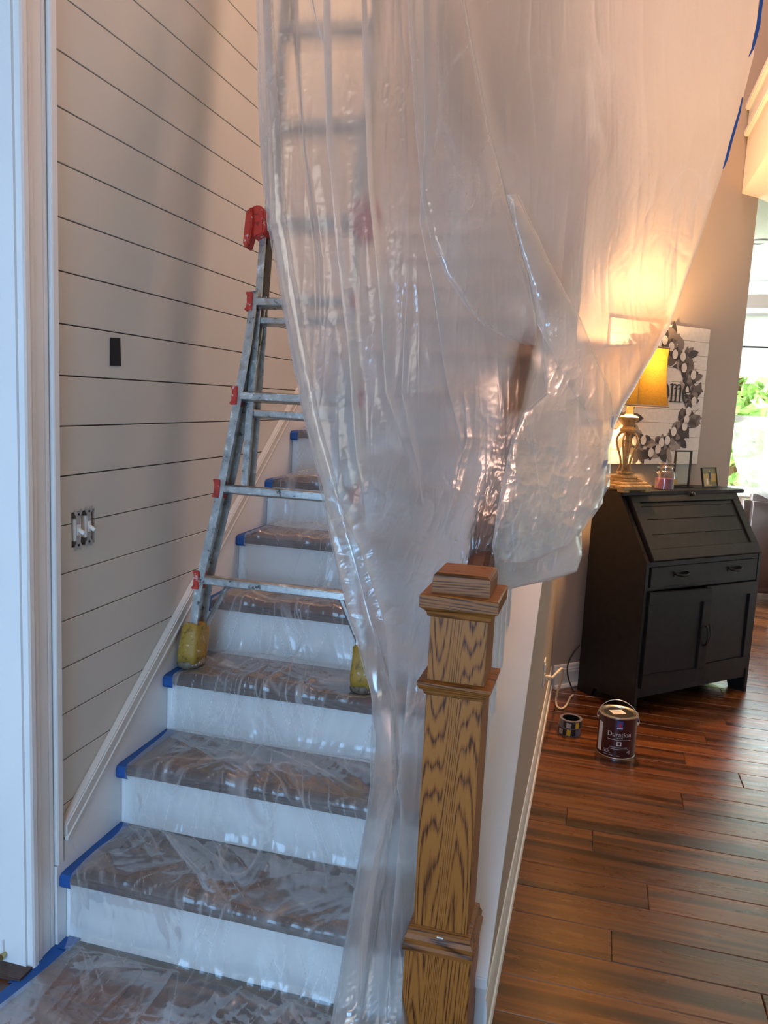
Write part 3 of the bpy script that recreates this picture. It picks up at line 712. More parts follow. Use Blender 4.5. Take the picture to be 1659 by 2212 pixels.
# ================================================================== hanging plastic curtain
CTRL = [(545, -160, 2.38), (550, 0, 2.36), (560, 300, 2.33), (575, 500, 2.30), (650, 900, 2.24), (740, 1290, 2.20), (795, 1480, 2.17),
        (750, 0, 2.42), (900, 0, 2.46), (750, 600, 2.30), (900, 600, 2.30), (760, 1000, 2.20), (900, 1000, 2.16), (830, 1300, 2.12),
        (1100, 0, 2.62), (1300, 0, 2.78), (1660, 0, 3.0), (1660, -160, 3.02), (1100, -160, 2.64), (750, -160, 2.44),
        (1300, 400, 2.75), (1550, 400, 2.92), (1100, 400, 2.52), (1440, 720, 2.72), (1250, 600, 2.66), (1350, 900, 2.48), (1180, 640, 2.55),
        (1300, 1000, 2.34), (1300, 1090, 2.24), (1250, 1180, 2.10), (1230, 1240, 2.05), (1130, 1260, 1.98), (1200, 1000, 2.24),
        (960, 1250, 1.88), (920, 1350, 1.97)]
for x_, y_ in ((1118, 800), (1133, 740), (1100, 900), (1070, 1050), (1042, 1160)): CTRL.append((x_, y_, slope_y(x_, y_, 0.878)-0.012))
for x_, y_, o_ in ((800, 1560, .10), (905, 1450, .17), (850, 1600, .10), (800, 1700, .10), (890, 1800, .10), (850, 1900, .09), (770, 1900, .09), (780, 2000, .09), (740, 2150, .08), (850, 2150, .08), (900, 2000, .09)):
    CTRL.append((x_, y_, slope_y(x_, y_, o_)))
CTRL.append((700, 2330, slope_y(740, 2150, .08)-0.10)); CTRL.append((850, 2330, slope_y(850, 2150, .08)-0.10))
_c = np.array(CTRL, float); _xy = _c[:, :2]/1000.0
def _phi(r2): return np.where(r2 > 1e-12, 0.5*r2*np.log(r2+1e-20), 0.0)
_n = len(_c); _K = _phi(((_xy[:, None]-_xy[None])**2).sum(-1)) + 4e-4*np.eye(_n); _Q = np.c_[np.ones(_n), _xy]
_sol = np.linalg.solve(np.block([[_K, _Q], [_Q.T, np.zeros((3, 3))]]), np.r_[_c[:, 2], 0, 0, 0])
def depth(px, py):
    x, y = px/1000.0, py/1000.0; out = _sol[_n]+_sol[_n+1]*x+_sol[_n+2]*y
    for i in range(_n): out = out + _sol[i]*_phi((x-_xy[i, 0])**2+(y-_xy[i, 1])**2)
    return out
def unproject(px, py, yy):
    d = FW[None, None]+RT[None, None]*((px-829.5)/F_PX)[..., None]+UP[None, None]*((1106-py)/F_PX)[..., None]
    p = d*(yy/d[..., 1])[..., None]; p[..., 2] += CAM_H; return p
PLEATS = [  # (centre line by row, half width px, fold depth m)
    ([(-160, 572), (0, 576), (480, 592), (900, 668), (1290, 752), (1500, 806)], 17, 0.024),
    ([(-160, 704), (0, 705), (300, 712), (500, 730), (760, 758), (950, 772), (1150, 790)], 14, 0.026),
    ([(-160, 783), (0, 786), (400, 800), (650, 826), (850, 838), (1000, 880)], 12, 0.024),
    ([(-160, 918), (0, 920), (300, 924), (480, 911), (620, 940), (800, 965), (1000, 1000)], 11, 0.022),
    ([(-160, 630), (0, 636), (300, 655), (560, 690), (760, 692)], 4, 0.012),
    ([(-160, 668), (0, 674), (120, 692), (300, 700)], 4, 0.010),
    ([(-160, 975), (0, 1000), (300, 1062), (560, 1130), (700, 1168), (850, 1245), (1000, 1318)], 15, 0.028),
    ([(1000, 700), (1200, 790), (1350, 838), (1500, 850), (1700, 862), (1850, 815), (2000, 790), (2200, 770)], 14, 0.020),
    ([(1250, 900), (1400, 890), (1600, 875), (1800, 868), (2000, 850), (2200, 835)], 9, 0.016),
    ([(600, 880), (850, 870), (1000, 900), (1100, 915)], 6, 0.012),
    ([(850, 1000), (950, 1010), (1050, 985), (1180, 950)], 6, 0.014),
]
def hang(name, rows, nu, nv, y0, y1, mat, parent, off=0.0, pleats=(), seed=0.0, amp=1.0, curl=0.03, base_haze=0.27, haze_up=0.0, hug=False):
    py = np.linspace(y0, y1, nv); xl = lerp_table([(a, b) for a, b, c in rows], py); xr = lerp_table([(a, c) for a, b, c in rows], py)
    uu = np.linspace(0, 1, nu)
    PX = xl[:, None]*(1-uu)+xr[:, None]*uu; PY = np.repeat(py[:, None], nu, 1)
    PX0 = PX.copy()
    Dp = np.zeros_like(PX); Sh = np.zeros_like(PX); Pl = np.zeros_like(PX)
    for cl, hw, dd in pleats:
        ys = [a for a, b in cl]; c = lerp_table(cl, py)[:, None]
        fade = np.clip((py-ys[0])/120, 0, 1)*np.clip((ys[-1]-py)/160, 0, 1)
        if ys[0] < 0: fade = np.clip((ys[-1]-py)/160, 0, 1)
        hwv = hw*(0.75+0.5*vnoise(py/130.0+cl[0][1], py*0+3.3))
        t = (PX0-c)/hwv[:, None]; g = t*np.exp(-t*t)
        Pl = np.maximum(Pl, np.exp(-(t/1.3)**2)*fade[:, None])
        Sh += -2.6*hwv[:, None]*g*fade[:, None]; Dp += -1.8*dd*g*fade[:, None]
    wob = 3.0*(vnoise(py/40.0+seed, py*0+9.1)-0.5)
    PX = PX + Sh + wob[:, None]*np.exp(-np.minimum(uu, 1-uu)*30)
    D = depth(PX0, PY) + off + Dp
    um, vm = PX0/760.0, PY/760.0      # roughly metres on the film
    crush = np.clip((PY-860)/180, 0, 1)*np.clip((1420-PY)/150, 0, 1)*np.clip((PX0-930)/140, 0, 1)     # bunched over the rail
    low = np.clip((PY-700)/500, 0, 1)
    wx = um + 0.05*fbm(um*3+seed, vm*2.5, 2); wy = vm + 0.10*fbm(um*4+9, vm*4+seed, 2)
    pat = np.maximum(gate(wx*3.5+seed, wy*3.5+5, 0.52, 0.80)*(0.35+0.65*low), crush)
    W = 0.024*fbm(um*5+seed, vm*1.3+seed, 3) + 0.0075*(ridged(wx*9+seed, wy*1.6, 2)-0.5) + 0.0030*(ridged(wx*24, wy*3.2+seed, 2)-0.5) + 0.0010*vnoise(wx*70, wy*9)
    W += pat*(0.0075*ridged(wx*20+wy*6, wy*13-wx*5, 2)+0.0042*ridged(wx*48+wy*15, wy*34, 2)) + crush*0.014*(ridged(wx*8+seed, wy*7, 2)-0.5)
    W += 0.0009*vnoise(wx*95+wy*30, wy*85)
    D = D - amp*W
    e = np.minimum(uu, 1-uu)[None]*(xr-xl)[:, None]
    D = D + curl*np.exp(-e/7.0)
    c1 = crease_lines(wx*9+seed, wy*1.1, 0.013)*gate(um*6, vm*3, 0.45, 0.8); c2 = crease_lines(wx*11+wy*5, wy*3-wx*2, 0.012)*gate(um*5+20, vm*4, 0.5, 0.8)
    c3 = crease_lines(wx*26+wy*9, wy*22, 0.03)*pat
    haze = base_haze + 0.22*Pl + 0.20*np.maximum(c1, c2) + 0.05*c3 + 0.13*crush + 0.22*np.exp(-e/3.0) + 0.10*gate(wx*10, wy*1.5, 0.55, 0.95)
    haze = haze + haze_up*np.clip((PX0-980)/250, 0, 1)*np.clip((1000-PY)/250, 0, 1)
    P = unproject(PX, PY, D)
    P[..., 2] = np.maximum(P[..., 2], 0.012)
    if hug:
        # film pressed onto the rail reads clearer than film hanging free
        dx = P[..., 0]+0.25; dz = P[..., 2]-(nose_z(P[..., 1])+0.85)
        mask = np.clip((0.045-np.abs(dx))/0.02, 0, 1)*np.clip((0.12-np.abs(dz))/0.04, 0, 1)*np.maximum(np.clip((PY-715)/25, 0, 1)*np.clip((905-PY)/25, 0, 1), 0.7*np.clip((PY-1060)/50, 0, 1))
        haze = haze - 0.42*mask
    P = P - np.array(parent.location)[None, None]
    return grid_object(name, P, np.stack([um, vm], -1), mat, parent, haze=haze, flip=True)
cu = empty('plastic_curtain', (-0.45, 1.45, 0.0), label='translucent plastic dust curtain hanging from above and gathered over the handrail', cat='plastic sheet')
rows = [(-160, 548, 1668), (0, 550, 1640), (120, 552, 1628), (300, 558, 1585), (420, 565, 1545), (560, 588, 1498), (700, 610, 1448), (800, 628, 1392), (870, 642, 1352), (920, 652, 1328),
        (1000, 672, 1312), (1090, 694, 1302), (1125, 702, 1262), (1160, 710, 1250), (1200, 719, 1256), (1235, 727, 1245), (1255, 733, 1180), (1275, 738, 1090), (1300, 744, 1040), (1330, 752, 985), (1400, 772, 950),
        (1500, 800, 935), (1600, 812, 925), (1680, 806, 918), (1780, 788, 905), (1900, 768, 900), (2050, 742, 890), (2212, 715, 880), (2330, 700, 875)]
sheet = hang('sheet', rows, 700, 1000, -160, 2330, 'film_hanging', cu, 0.0, PLEATS, 0.0, 1.0, 0.03, 0.27, 0.20, True)
rows = [(-160, 868, 985), (0, 880, 1003), (200, 893, 1040), (420, 908, 1090), (520, 930, 1118), (600, 965, 1140), (660, 1005, 1152), (700, 1040, 1158), (725, 1085, 1160), (745, 1140, 1162)]
hang('overlap_fold', rows, 90, 360, -160, 745, 'film_fold', cu, -0.060, (), 3.7, 0.8, 0.02, 0.20)
rows = [(420, 1092, 1120), (560, 1132, 1185), (700, 1170, 1260), (850, 1178, 1320), (890, 1130, 1322), (950, 1105, 1322), (1050, 1085, 1318), (1100, 1075, 1290), (1180, 1062, 1225), (1215, 1068, 1150)]
hang('overlap_fold', rows, 120, 340, 420, 1215, 'film_fold', cu, -0.085, (), 8.1, 1.1, 0.02, 0.20)
rows = [(-160, 552, 582), (0, 554, 590), (480, 575, 618), (900, 655, 690), (1290, 742, 790), (1500, 802, 850), (1700, 800, 860), (1900, 770, 830), (2212, 715, 780)]
hang('hem_fold', rows, 24, 420, -160, 2212, 'film_fold', cu, -0.028, (), 5.5, 0.5, 0.015, 0.20)
rows = [(1090, 1265, 1300), (1150, 1080, 1255), (1200, 1095, 1257), (1235, 1110, 1246), (1256, 1130, 1190)]
hang('lower_flap', rows, 110, 120, 1090, 1256, 'film_fold', cu, 0.06, (), 1.9, 1.2, 0.02, 0.20)
# tape ribbons stuck along the curtain's free edge
def edge_tape(pts, wpx, doff, label):
    vs = []; m = len(pts)
    for x, y, w_ in pts:
        for sx in (-0.5, 0.5):
            yy = float(depth(np.array([[float(x)]]), np.array([[float(y)]]))[0, 0])+doff
            p = on_y(x+sx*w_*wpx, y, yy); vs.append(tuple(p))
    vs += [(a, b-0.001, c) for a, b, c in vs]
    fs = []
    for base in (0, 2*m): fs += [(base+2*i, base+2*i+1, base+2*i+3, base+2*i+2) for i in range(m-1)]
    fs += [(2*i, 2*i+2, 2*m+2*i+2, 2*m+2*i) for i in range(m-1)] + [(2*i+1, 2*i+3, 2*m+2*i+3, 2*m+2*i+1) for i in range(m-1)]
    fs += [(0, 1, 2*m+1, 2*m), (2*m-2, 2*m-1, 4*m-1, 4*m-2)]
    o = MB().add(vs, fs).build('tape_ribbon', 'blue_tape'); tag(o, label, 'tape', 'blue tape along the curtain edge')
edge_tape([(1648, -30, 1), (1645, 0, 1), (1641, 30, 1), (1638, 55, 1.1), (1632, 80, 1), (1626, 105, .7), (1618, 122, .3)], 8, -0.035, 'blue tape ribbon high on the curtain edge beside the balcony')
edge_tape([(1604, 210, .4), (1598, 240, .8), (1588, 275, 1), (1578, 310, 1), (1569, 345, 1), (1562, 365, .4)], 6, -0.035, 'thin blue tape ribbon on the curtain edge below the balcony moulding')
edge_tape([(1301, 1013, .5), (1306, 1005, 1), (1309, 994, 1)], 9, -0.06, 'small blue tape scrap on the curtain edge beside the lamp base')
edge_tape([(1324, 899, .5), (1322, 912, 1), (1321, 925, .4)], 5, -0.06, 'small blue tape scrap on the curtain edge under the lamp shade')

# ================================================================== switches, patch, outlet
for i, (yc, zc, nm) in enumerate(((1.826, 1.1195, 'toggle light switch without cover plate nearer the door casing'), (1.872, 1.1225, 'toggle light switch without cover plate nearer the exposed brown stud'))):
    sw = empty('light_switch', (WL, yc, zc), label=nm, cat='light switch', group='bare switches in the wall opening')
    yk = [(-0.012, 0.055), (-0.006, 0.048), (0.006, 0.048), (0.012, 0.055), (0.017, 0.052), (0.015, 0.042), (0.0085, 0.036), (0.0085, -0.036), (0.015, -0.042), (0.017, -0.052), (0.012, -0.055), (0.006, -0.048), (-0.006, -0.048), (-0.012, -0.055), (-0.017, -0.052), (-0.015, -0.042), (-0.0085, -0.036), (-0.0085, 0.036), (-0.015, 0.042), (-0.017, 0.052)]
    MB().prism(yk, 0.0015, 0.003, 'X').build('yoke', 'zinc', sw)
    MB().box(-0.026, 0.0015, -0.014, 0.014, -0.030, 0.030).build('switch_body', 'switch_white', sw, bevel=0.002)
    tgl = MB().box(0.003, 0.006, -0.006, 0.006, -0.014, 0.014).build('toggle_plate', 'switch_white', sw)
    MB().obox((0.012, 0, -0.004), (0.86, 0, -0.5), (0, 1, 0), (0.5, 0, 0.86), 0.010, 0.004, 0.0045).build('toggle', 'switch_white', tgl, bevel=0.001)
    for sy in (-1, 1):
        for sz in (-1, 1): pass
    for sz in (-0.0415, 0.0415): MB().lathe([(0.0035, 0), (0.0035, 0.0015), (0.002, 0.002)], n=10).build('screw', 'dark_metal', sw).matrix_local = Matrix.Translation((0.003, 0, sz)) @ Matrix.Rotation(math.pi/2, 4, 'Y')
bx = empty('wall_box', (WL-0.075, 1.851, 1.1205), label='open double switch box recessed in the boarded wall', cat='electrical box')
MB().box(-0.002, 0.0, -0.0505, 0.0505, -0.047, 0.047).build('back', 'black_plastic', bx)
MB().box(0.0, 0.066, -0.0515, -0.0505, -0.047, 0.047).build('side', 'black_plastic', bx)
MB().box(0.0, 0.066, 0.0395, 0.0505, -0.046, 0.046).build('stud', 'stud_wood', bx)
for z_ in (-0.0475, 0.0465): MB().box(0.0, 0.066, -0.0505, 0.0505, z_, z_+0.001).build('rim', 'black_plastic', bx)
o = MB().add([(WL+a, y, z) for a in (0.0005, 0.003) for y, z in ((1.971, 1.557), (2.021, 1.559), (2.017, 1.636), (1.971, 1.633))],
             [(0, 1, 2, 3), (4, 5, 6, 7), (0, 1, 5, 4), (1, 2, 6, 5), (2, 3, 7, 6), (3, 0, 4, 7)]).build('fastener_patch', 'black_cloth')
tag(o, 'black rectangular hook-and-loop patch on the white board wall', 'patch')
ot = empty('wall_outlet', (KR, 3.41, 0.37), label='white wall outlet low on the knee wall with a plug in it', cat='outlet')
MB().box(0.0005, 0.006, -0.036, 0.036, -0.058, 0.058).build('cover_plate', 'switch_white', ot, bevel=0.002)
MB().box(0.006, 0.008, -0.016, 0.016, 0.008, 0.036).build('socket', 'switch_white', ot)
MB().box(0.006, 0.008, -0.016, 0.016, -0.036, -0.008).build('socket', 'switch_white', ot)
pc = empty('power_cord', (KR+0.008, 3.41, 0.348), label='cream power cord looping from the wall outlet to the floor by the desk', cat='cord')
MB().box(0, 0.028, -0.011, 0.011, -0.009, 0.009).build('plug', 'cream_cord', pc, bevel=0.003)
path = [(0.028, 0, 0), (0.050, 0.10, 0.0), (0.062, 0.30, -0.05), (0.060, 0.50, -0.16), (0.045, 0.62, -0.26), (0.036, 0.66, -0.325), (0.040, 0.62, -0.342), (0.052, 0.575, -0.342), (0.068, 0.565, -0.342), (0.085, 0.60, -0.342), (0.098, 0.68, -0.342), (0.104, 0.74, -0.342), (0.118, 0.79, -0.342)]
MB().tube(catmull(path, 10), 0.0055, 8).build('cable', 'cream_cord', pc, smooth=True)
bc = MB().tube(catmull([(-0.018, 4.345, 0.24), (-0.045, 4.315, 0.20), (-0.07, 4.285, 0.14), (-0.065, 4.275, 0.08), (-0.045, 4.27, 0.03), (-0.03, 4.265, 0.006), (-0.02, 4.262, 0.005)], 8), 0.004, 8).build('lamp_cable', 'black_plastic', smooth=True)
tag(bc, 'black cable hanging behind the desk corner near the baseboard', 'cord')

# ================================================================== desk, lamp and small things (local x along the 45 degree wall, y towards it)
A45 = math.pi/4
def at45(s, n, z=0.0): return ((s-n)*R2, (s+n)*R2, z)
DS0, DN0, DW, DD = 3.037, 2.662, 0.885, 0.392
dk = empty('secretary_desk', at45(DS0+DW/2, DN0+DD/2), A45, 'black secretary desk with slanted drop front, drawer and two doors', 'desk')
hw, hd = DW/2, DD/2
side = [(-hd, 0), (-hd+0.10, 0), (-hd+0.12, 0.05), (hd-0.12, 0.05), (hd-0.10, 0), (hd, 0), (hd, 1.082), (-hd+0.20, 1.082), (-hd, 0.775)]
for s in (-1, 1):
    x = s*(hw-0.0125); MB().prism(side, x-0.0125, x+0.0125, 'X').build('side_panel', 'black_desk', dk, bevel=0.002)
MB().box(-hw-0.03, hw+0.03, -hd+0.17, hd+0.0, 1.082, 1.102).build('top', 'black_desk', dk, bevel=0.003)
MB().box(-hw+0.025, hw-0.025, hd-0.012, hd, 0.06, 1.08).build('back_panel', 'black_desk', dk)
MB().box(-hw+0.025, hw-0.025, -hd+0.004, hd-0.012, 0.762, 0.780).build('writing_shelf', 'black_desk', dk)
# slanted flap: frame, planks and knob
fa = np.array([0, 0.20, 0.307]); fL = np.linalg.norm(fa); fa /= fL; fn = np.array([0, -fa[2], fa[1]])
fc = np.array([0, -hd+0.10, 0.775+0.1535])
FWD = hw - 0.030
fl = MB().obox(fc+fn*0.004, (1, 0, 0), fa, fn, FWD, fL/2-0.002, 0.008).build('flap', 'black_desk', dk)
def flap_box(x0, x1, t0, t1, h0, h1, nm): return MB().obox(fc + np.array([(x0+x1)/2, 0, 0]) + fa*((t0+t1)/2) + fn*((h0+h1)/2), (1, 0, 0), fa, fn, (x1-x0)/2, (t1-t0)/2, (h1-h0)/2).build(nm, 'black_desk', fl, bevel=0.0015)
flap_box(-FWD, FWD, fL/2-0.052, fL/2, 0.012, 0.024, 'flap_rail'); flap_box(-FWD, FWD, -fL/2, -fL/2+0.06, 0.012, 0.024, 'flap_rail')
flap_box(-FWD, -FWD+0.055, -fL/2+0.06, fL/2-0.052, 0.012, 0.024, 'flap_stile'); flap_box(FWD-0.055, FWD, -fL/2+0.06, fL/2-0.052, 0.012, 0.024, 'flap_stile')
tb = [-fL/2+0.061, -0.045, 0.037, 0.108, fL/2-0.053]
for a, b in zip(tb[:-1], tb[1:]): flap_box(-FWD+0.056, FWD-0.056, a+0.001, b-0.001, 0.012, 0.016, 'flap_plank')
kn = MB().lathe([(0.005, 0), (0.005, 0.010), (0.012, 0.016), (0.013, 0.022), (0.008, 0.027), (0.0, 0.028)], n=14).build('knob', 'dark_metal', fl, smooth=True)
q = Vector((0, 0, 1)).rotation_difference(Vector(fn)); kn.matrix_local = Matrix.Translation(Vector(fc + np.array([0.03, 0, 0]) + fa*(fL/2-0.022) + fn*0.024)) @ q.to_matrix().to_4x4()
# drawer
dr = MB().box(-hw+0.035, hw-0.035, -hd-0.004, -hd+0.25, 0.650, 0.750).build('drawer', 'black_desk', dk, bevel=0.002)
for hx in (-0.195, 0.215):
    MB().box(hx-0.05, hx+0.05, -hd-0.007, -hd-0.004, 0.695, 0.722).build('back_plate', 'dark_metal', dr)
    MB().tube(catmull([(hx-0.045, -hd-0.006, 0.712), (hx-0.038, -hd-0.022, 0.708), (hx, -hd-0.030, 0.702), (hx+0.038, -hd-0.022, 0.708), (hx+0.045, -hd-0.006, 0.712)], 5), 0.007, 8).build('handle', 'dark_metal', dr, smooth=True)
MB().box(-hw+0.025, hw-0.025, -hd+0.003, -hd+0.02, 0.632, 0.648).box(-hw+0.025, hw-0.025, -hd+0.003, -hd+0.02, 0.752, 0.762).build('face_rail', 'black_desk', dk)
MB().box(-hw+0.025, hw-0.025, -hd+0.006, -hd+0.02, 0.085, 0.135).build('plinth_rail', 'black_desk', dk)
MB().box(-hw+0.025, hw-0.025, -hd+0.02, hd-0.012, 0.115, 0.135).build('bottom_shelf', 'black_desk', dk)
def desk_door(x0, x1, hinge_left, ang, nm):
    W = x1-x0; z0, z1 = 0.140, 0.628
    px_ = x0 if hinge_left else x1
    root = bpy.data.objects.new(nm, None)
    mb = MB()
    sg = 1 if hinge_left else -1
    def bxx(a, b, y0, y1, c, d): mb2 = MB().box(min(sg*a, sg*b), max(sg*a, sg*b), y0, y1, c, d); return mb2
    panel = bxx(0.002, W-0.002, 0.004, 0.012, z0, z1).build(nm, 'black_desk', dk); panel.location = (px_, -hd-0.006, 0); panel.rotation_euler[2] = ang
    for a, b, c, d, nn_ in ((0.002, W-0.002, z1-0.065, z1, 'door_rail'), (0.002, W-0.002, z0, z0+0.07, 'door_rail'), (0.002, 0.055, z0+0.07, z1-0.065, 'door_stile'), (W-0.055, W-0.002, z0+0.07, z1-0.065, 'door_stile')):
        bxx(a, b, -0.008, 0.004, c, d).build(nn_, 'black_desk', panel, bevel=0.0015)
    hx = sg*(W-0.028); zc = (z0+z1)/2
    MB().tube(catmull([(hx, -0.008, zc+0.05), (hx, -0.026, zc+0.042), (hx, -0.034, zc), (hx, -0.026, zc-0.042), (hx, -0.008, zc-0.05)], 5), 0.006, 8).build('handle', 'dark_metal', panel, smooth=True)
    bpy.data.objects.remove(root)
desk_door(-hw+0.027, 0.0, True, -0.10, 'cabinet_door')
desk_door(0.002, hw-0.027, False, 0.0, 'cabinet_door')

# lamp
LT = 1.1025
lp = empty('table_lamp', at45(3.085, 2.90, LT), A45, 'lit table lamp with cream bell shade and gilded openwork stand', 'lamp')
bs = MB()
for a, z0, z1 in ((0.100, 0.012, 0.034), (0.085, 0.034, 0.048), (0.068, 0.048, 0.062), (0.050, 0.062, 0.074)): bs.box(-a, a, -a, a, z0, z1)
base = bs.build('base', 'gilded_cream', lp, bevel=0.004)
for sx in (-1, 1):
    for sy in (-1, 1): MB().box(sx*0.075-0.022, sx*0.075+0.022, sy*0.075-0.022, sy*0.075+0.022, 0.0, 0.0125).build('foot', 'gilded_cream', base, bevel=0.002)
MB().lathe([(0.042, 0.074), (0.034, 0.082), (0.040, 0.088), (0.040, 0.094), (0.0, 0.096)], n=20).build('lower_collar', 'gilded_cream', lp, smooth='auto')
MB().lathe([(0.012, 0.094), (0.010, 0.16), (0.012, 0.24), (0.010, 0.29)], n=12).build('centre_column', 'gilded_cream', lp, smooth=True)
for i in range(4):
    a = math.pi/2*i + 0.4; c_, s_ = math.cos(a), math.sin(a)
    prof = [(0.036, 0.094), (0.024, 0.13), (0.030, 0.17), (0.048, 0.22), (0.054, 0.255), (0.040, 0.285), (0.020, 0.292)]
    MB().tube(catmull([(r_*c_, r_*s_, z) for r_, z in prof], 5), 0.0055, 8).build('scroll_rod', 'gilded_cream', lp, smooth=True)
MB().lathe([(0.0, 0.285), (0.028, 0.288), (0.040, 0.298), (0.040, 0.308), (0.030, 0.316), (0.026, 0.322), (0.036, 0.345), (0.046, 0.360), (0.047, 0.368), (0.040, 0.374), (0.024, 0.378), (0.018, 0.384), (0.016, 0.42), (0.0, 0.422)], n=24).build('urn', 'gilded_cream', lp, smooth='auto')
# bell shade: an eight-sided lofted shell with real thickness
sh = MB(); rings = []
def octo(h, cut): return [(h, -cut), (h, cut), (cut, h), (-cut, h), (-h, cut), (-h, -cut), (-cut, -h), (cut, -h)]
levels = [(0.428, 0.146), (0.47, 0.139), (0.53, 0.132), (0.60, 0.128), (0.66, 0.127), (0.71, 0.130)]
vs = []; fs = []
for th in (0.0, -0.003):
    for z, h in levels: vs += [(x, y, z) for x, y in octo(h+th, (h+th)*0.72)]
m = len(levels)
for b_ in (0, m*8): fs += [(b_+j*8+i, b_+j*8+(i+1) % 8, b_+(j+1)*8+(i+1) % 8, b_+(j+1)*8+i) for j in range(m-1) for i in range(8)]
for j in (0, m-1): fs += [(j*8+i, j*8+(i+1) % 8, m*8+j*8+(i+1) % 8, m*8+j*8+i) for i in range(8)]
shade = sh.add(vs, fs).build('lamp_shade', 'shade_linen', lp)
for z, h in (levels[0], levels[-1]):
    p = [(x, y, z) for x, y in octo(h+0.001, h*0.72)]; MB().tube(p+[p[0], p[1]], 0.005, 6).build('trim_band', 'cushion_tan', shade)
for x, y in octo(1, 0.72):
    MB().tube([(x*h*1.003, y*h*1.003, z) for z, h in levels], 0.0016, 5).build('seam', 'cushion_tan', shade)
bl = MB().lathe([(0.0, 0.422), (0.014, 0.425), (0.014, 0.45), (0.0, 0.452)], n=12).build('bulb_socket', 'hinge_brass', lp)
lb = point('lamp_bulb', (0, 0, 0.66), 135, (1.0, 0.55, 0.22), 0.035); lb.parent = lp

# candle jar
cj = empty('candle_jar', at45(3.385, 2.90, LT), A45, 'glass jar with a lid holding a purple candle on the desk', 'candle')
MB().lathe([(0.046, 0.0), (0.050, 0.004), (0.050, 0.085), (0.046, 0.096), (0.038, 0.102), (0.038, 0.112)], n=28).build('jar', 'jar_glass', cj, smooth='auto')
MB().lathe([(0.0, 0.004), (0.0465, 0.005), (0.0465, 0.058), (0.0, 0.060)], n=28).build('wax', 'wax_purple', cj, smooth='auto')
MB().lathe([(0.042, 0.112), (0.043, 0.118), (0.040, 0.122), (0.034, 0.128), (0.041, 0.134), (0.041, 0.140), (0.0, 0.142)], n=28).build('lid', 'jar_glass', cj, smooth='auto')
MB().box(0.012, 0.034, -0.0510, -0.0500, 0.03, 0.06).build('label_patch', 'photo_gold', cj)

# clear standing frame
gf = empty('glass_frame', at45(3.578, 2.955, LT), A45+0.10, 'tall black-edged clear glass picture frame standing empty', 'picture frame')
MB().box(-0.070, 0.070, -0.0015, 0.0015, 0.012, 0.196).build('pane', 'grey_glass', gf)
for x in (-0.070, 0.070): MB().box(x-0.004, x+0.004, -0.005, 0.005, 0.0, 0.200).build('edge_bar', 'dark_metal', gf)
for z in (0.010, 0.197): MB().box(-0.066, 0.066, -0.005, 0.005, z-0.003, z+0.003).build('cross_bar', 'dark_metal', gf)
MB().box(-0.085, 0.085, -0.022, 0.022, 0.0, 0.004).build('foot', 'dark_metal', gf)
# photo frame, leaning back
pf = empty('photo_frame', at45(3.800, 2.935, LT), A45+0.12, 'small black framed photo of a couple in a golden field', 'photo frame')
tilt = 0.22; ca, sa = math.cos(tilt), math.sin(tilt)
def pfb(x0, x1, t0, t1, d0, d1, nm, mat, par=pf):
    return MB().obox(((x0+x1)/2, (t0+t1)/2*sa+(d0+d1)/2*ca, (t0+t1)/2*ca-(d0+d1)/2*sa+0.002), (1, 0, 0), (0, ca, -sa), (0, sa, ca), (x1-x0)/2, (d1-d0)/2, (t1-t0)/2).build(nm, mat, par)
pic = pfb(-0.066, 0.066, 0.006, 0.104, 0.0, 0.003, 'picture', 'photo_gold')
pfb(-0.066, 0.066, 0.075, 0.104, -0.0006, 0.0, 'treeline', 'photo_green', pic); pfb(0.02, 0.066, 0.006, 0.03, -0.0006, 0.0, 'meadow', 'photo_green', pic)
pfb(-0.008, 0.014, 0.045, 0.082, -0.0010, -0.0006, 'coat', 'print_black', pic); pfb(-0.004, 0.002, 0.014, 0.045, -0.0010, -0.0006, 'leg', 'print_black', pic); pfb(0.006, 0.012, 0.014, 0.045, -0.0010, -0.0006, 'leg', 'print_black', pic)
pfb(-0.002, 0.008, 0.083, 0.093, -0.0010, -0.0006, 'head', 'photo_skin', pic); pfb(-0.036, -0.020, 0.016, 0.048, -0.0010, -0.0006, 'dress', 'sign_white', pic); pfb(-0.032, -0.024, 0.049, 0.057, -0.0010, -0.0006, 'head', 'photo_skin', pic)
for a, b, c, d in ((-0.072, 0.072, 0.0, 0.006), (-0.072, 0.072, 0.104, 0.110), (-0.072, -0.066, 0.006, 0.104), (0.066, 0.072, 0.006, 0.104)): pfb(a, b, c, d, -0.004, 0.006, 'frame_bar', 'dark_metal')

# ================================================================== wall sign
SGN = C45*R2 - 0.001
s1 = 0.543+4.943; s_r = (0.5425+4.9425)*R2; s_l = s_r - 0.765
sg = empty('wall_sign', at45((s_r+s_l)/2, SGN, 1.217), A45, 'white plank sign printed with a cotton wreath and the word home', 'sign')
for i in range(10):
    MB().box(-0.3825, 0.3825, -0.022, -0.004, i*0.076+0.0008, (i+1)*0.076-0.0008).build('board', 'sign_white', sg, bevel=0.001, seg=1)
MB().box(-0.36, 0.36, -0.004, 0.0, 0.03, 0.73).build('batten', 'gap_shadow', sg)
def leaf_poly(cx, cz, L_, W_, a, curl=0.0, n=9):
    pts = []
    for i in range(n):
        t = i/(n-1); w_ = W_*math.sin(math.pi*t)**0.8*(1-0.25*t); pts.append((t*L_, w_+curl*t*t))
    for i in range(n-2, 0, -1):
        t = i/(n-1); w_ = W_*math.sin(math.pi*t)**0.8*(1-0.25*t); pts.append((t*L_, -w_+curl*t*t))
    return [(cx+x, cz+y) for x, y in rotated(pts, a)]
layers = {k: MB() for k in 'abcdw'}
rw = random.Random(11); cz0 = 0.375; RW = 0.272
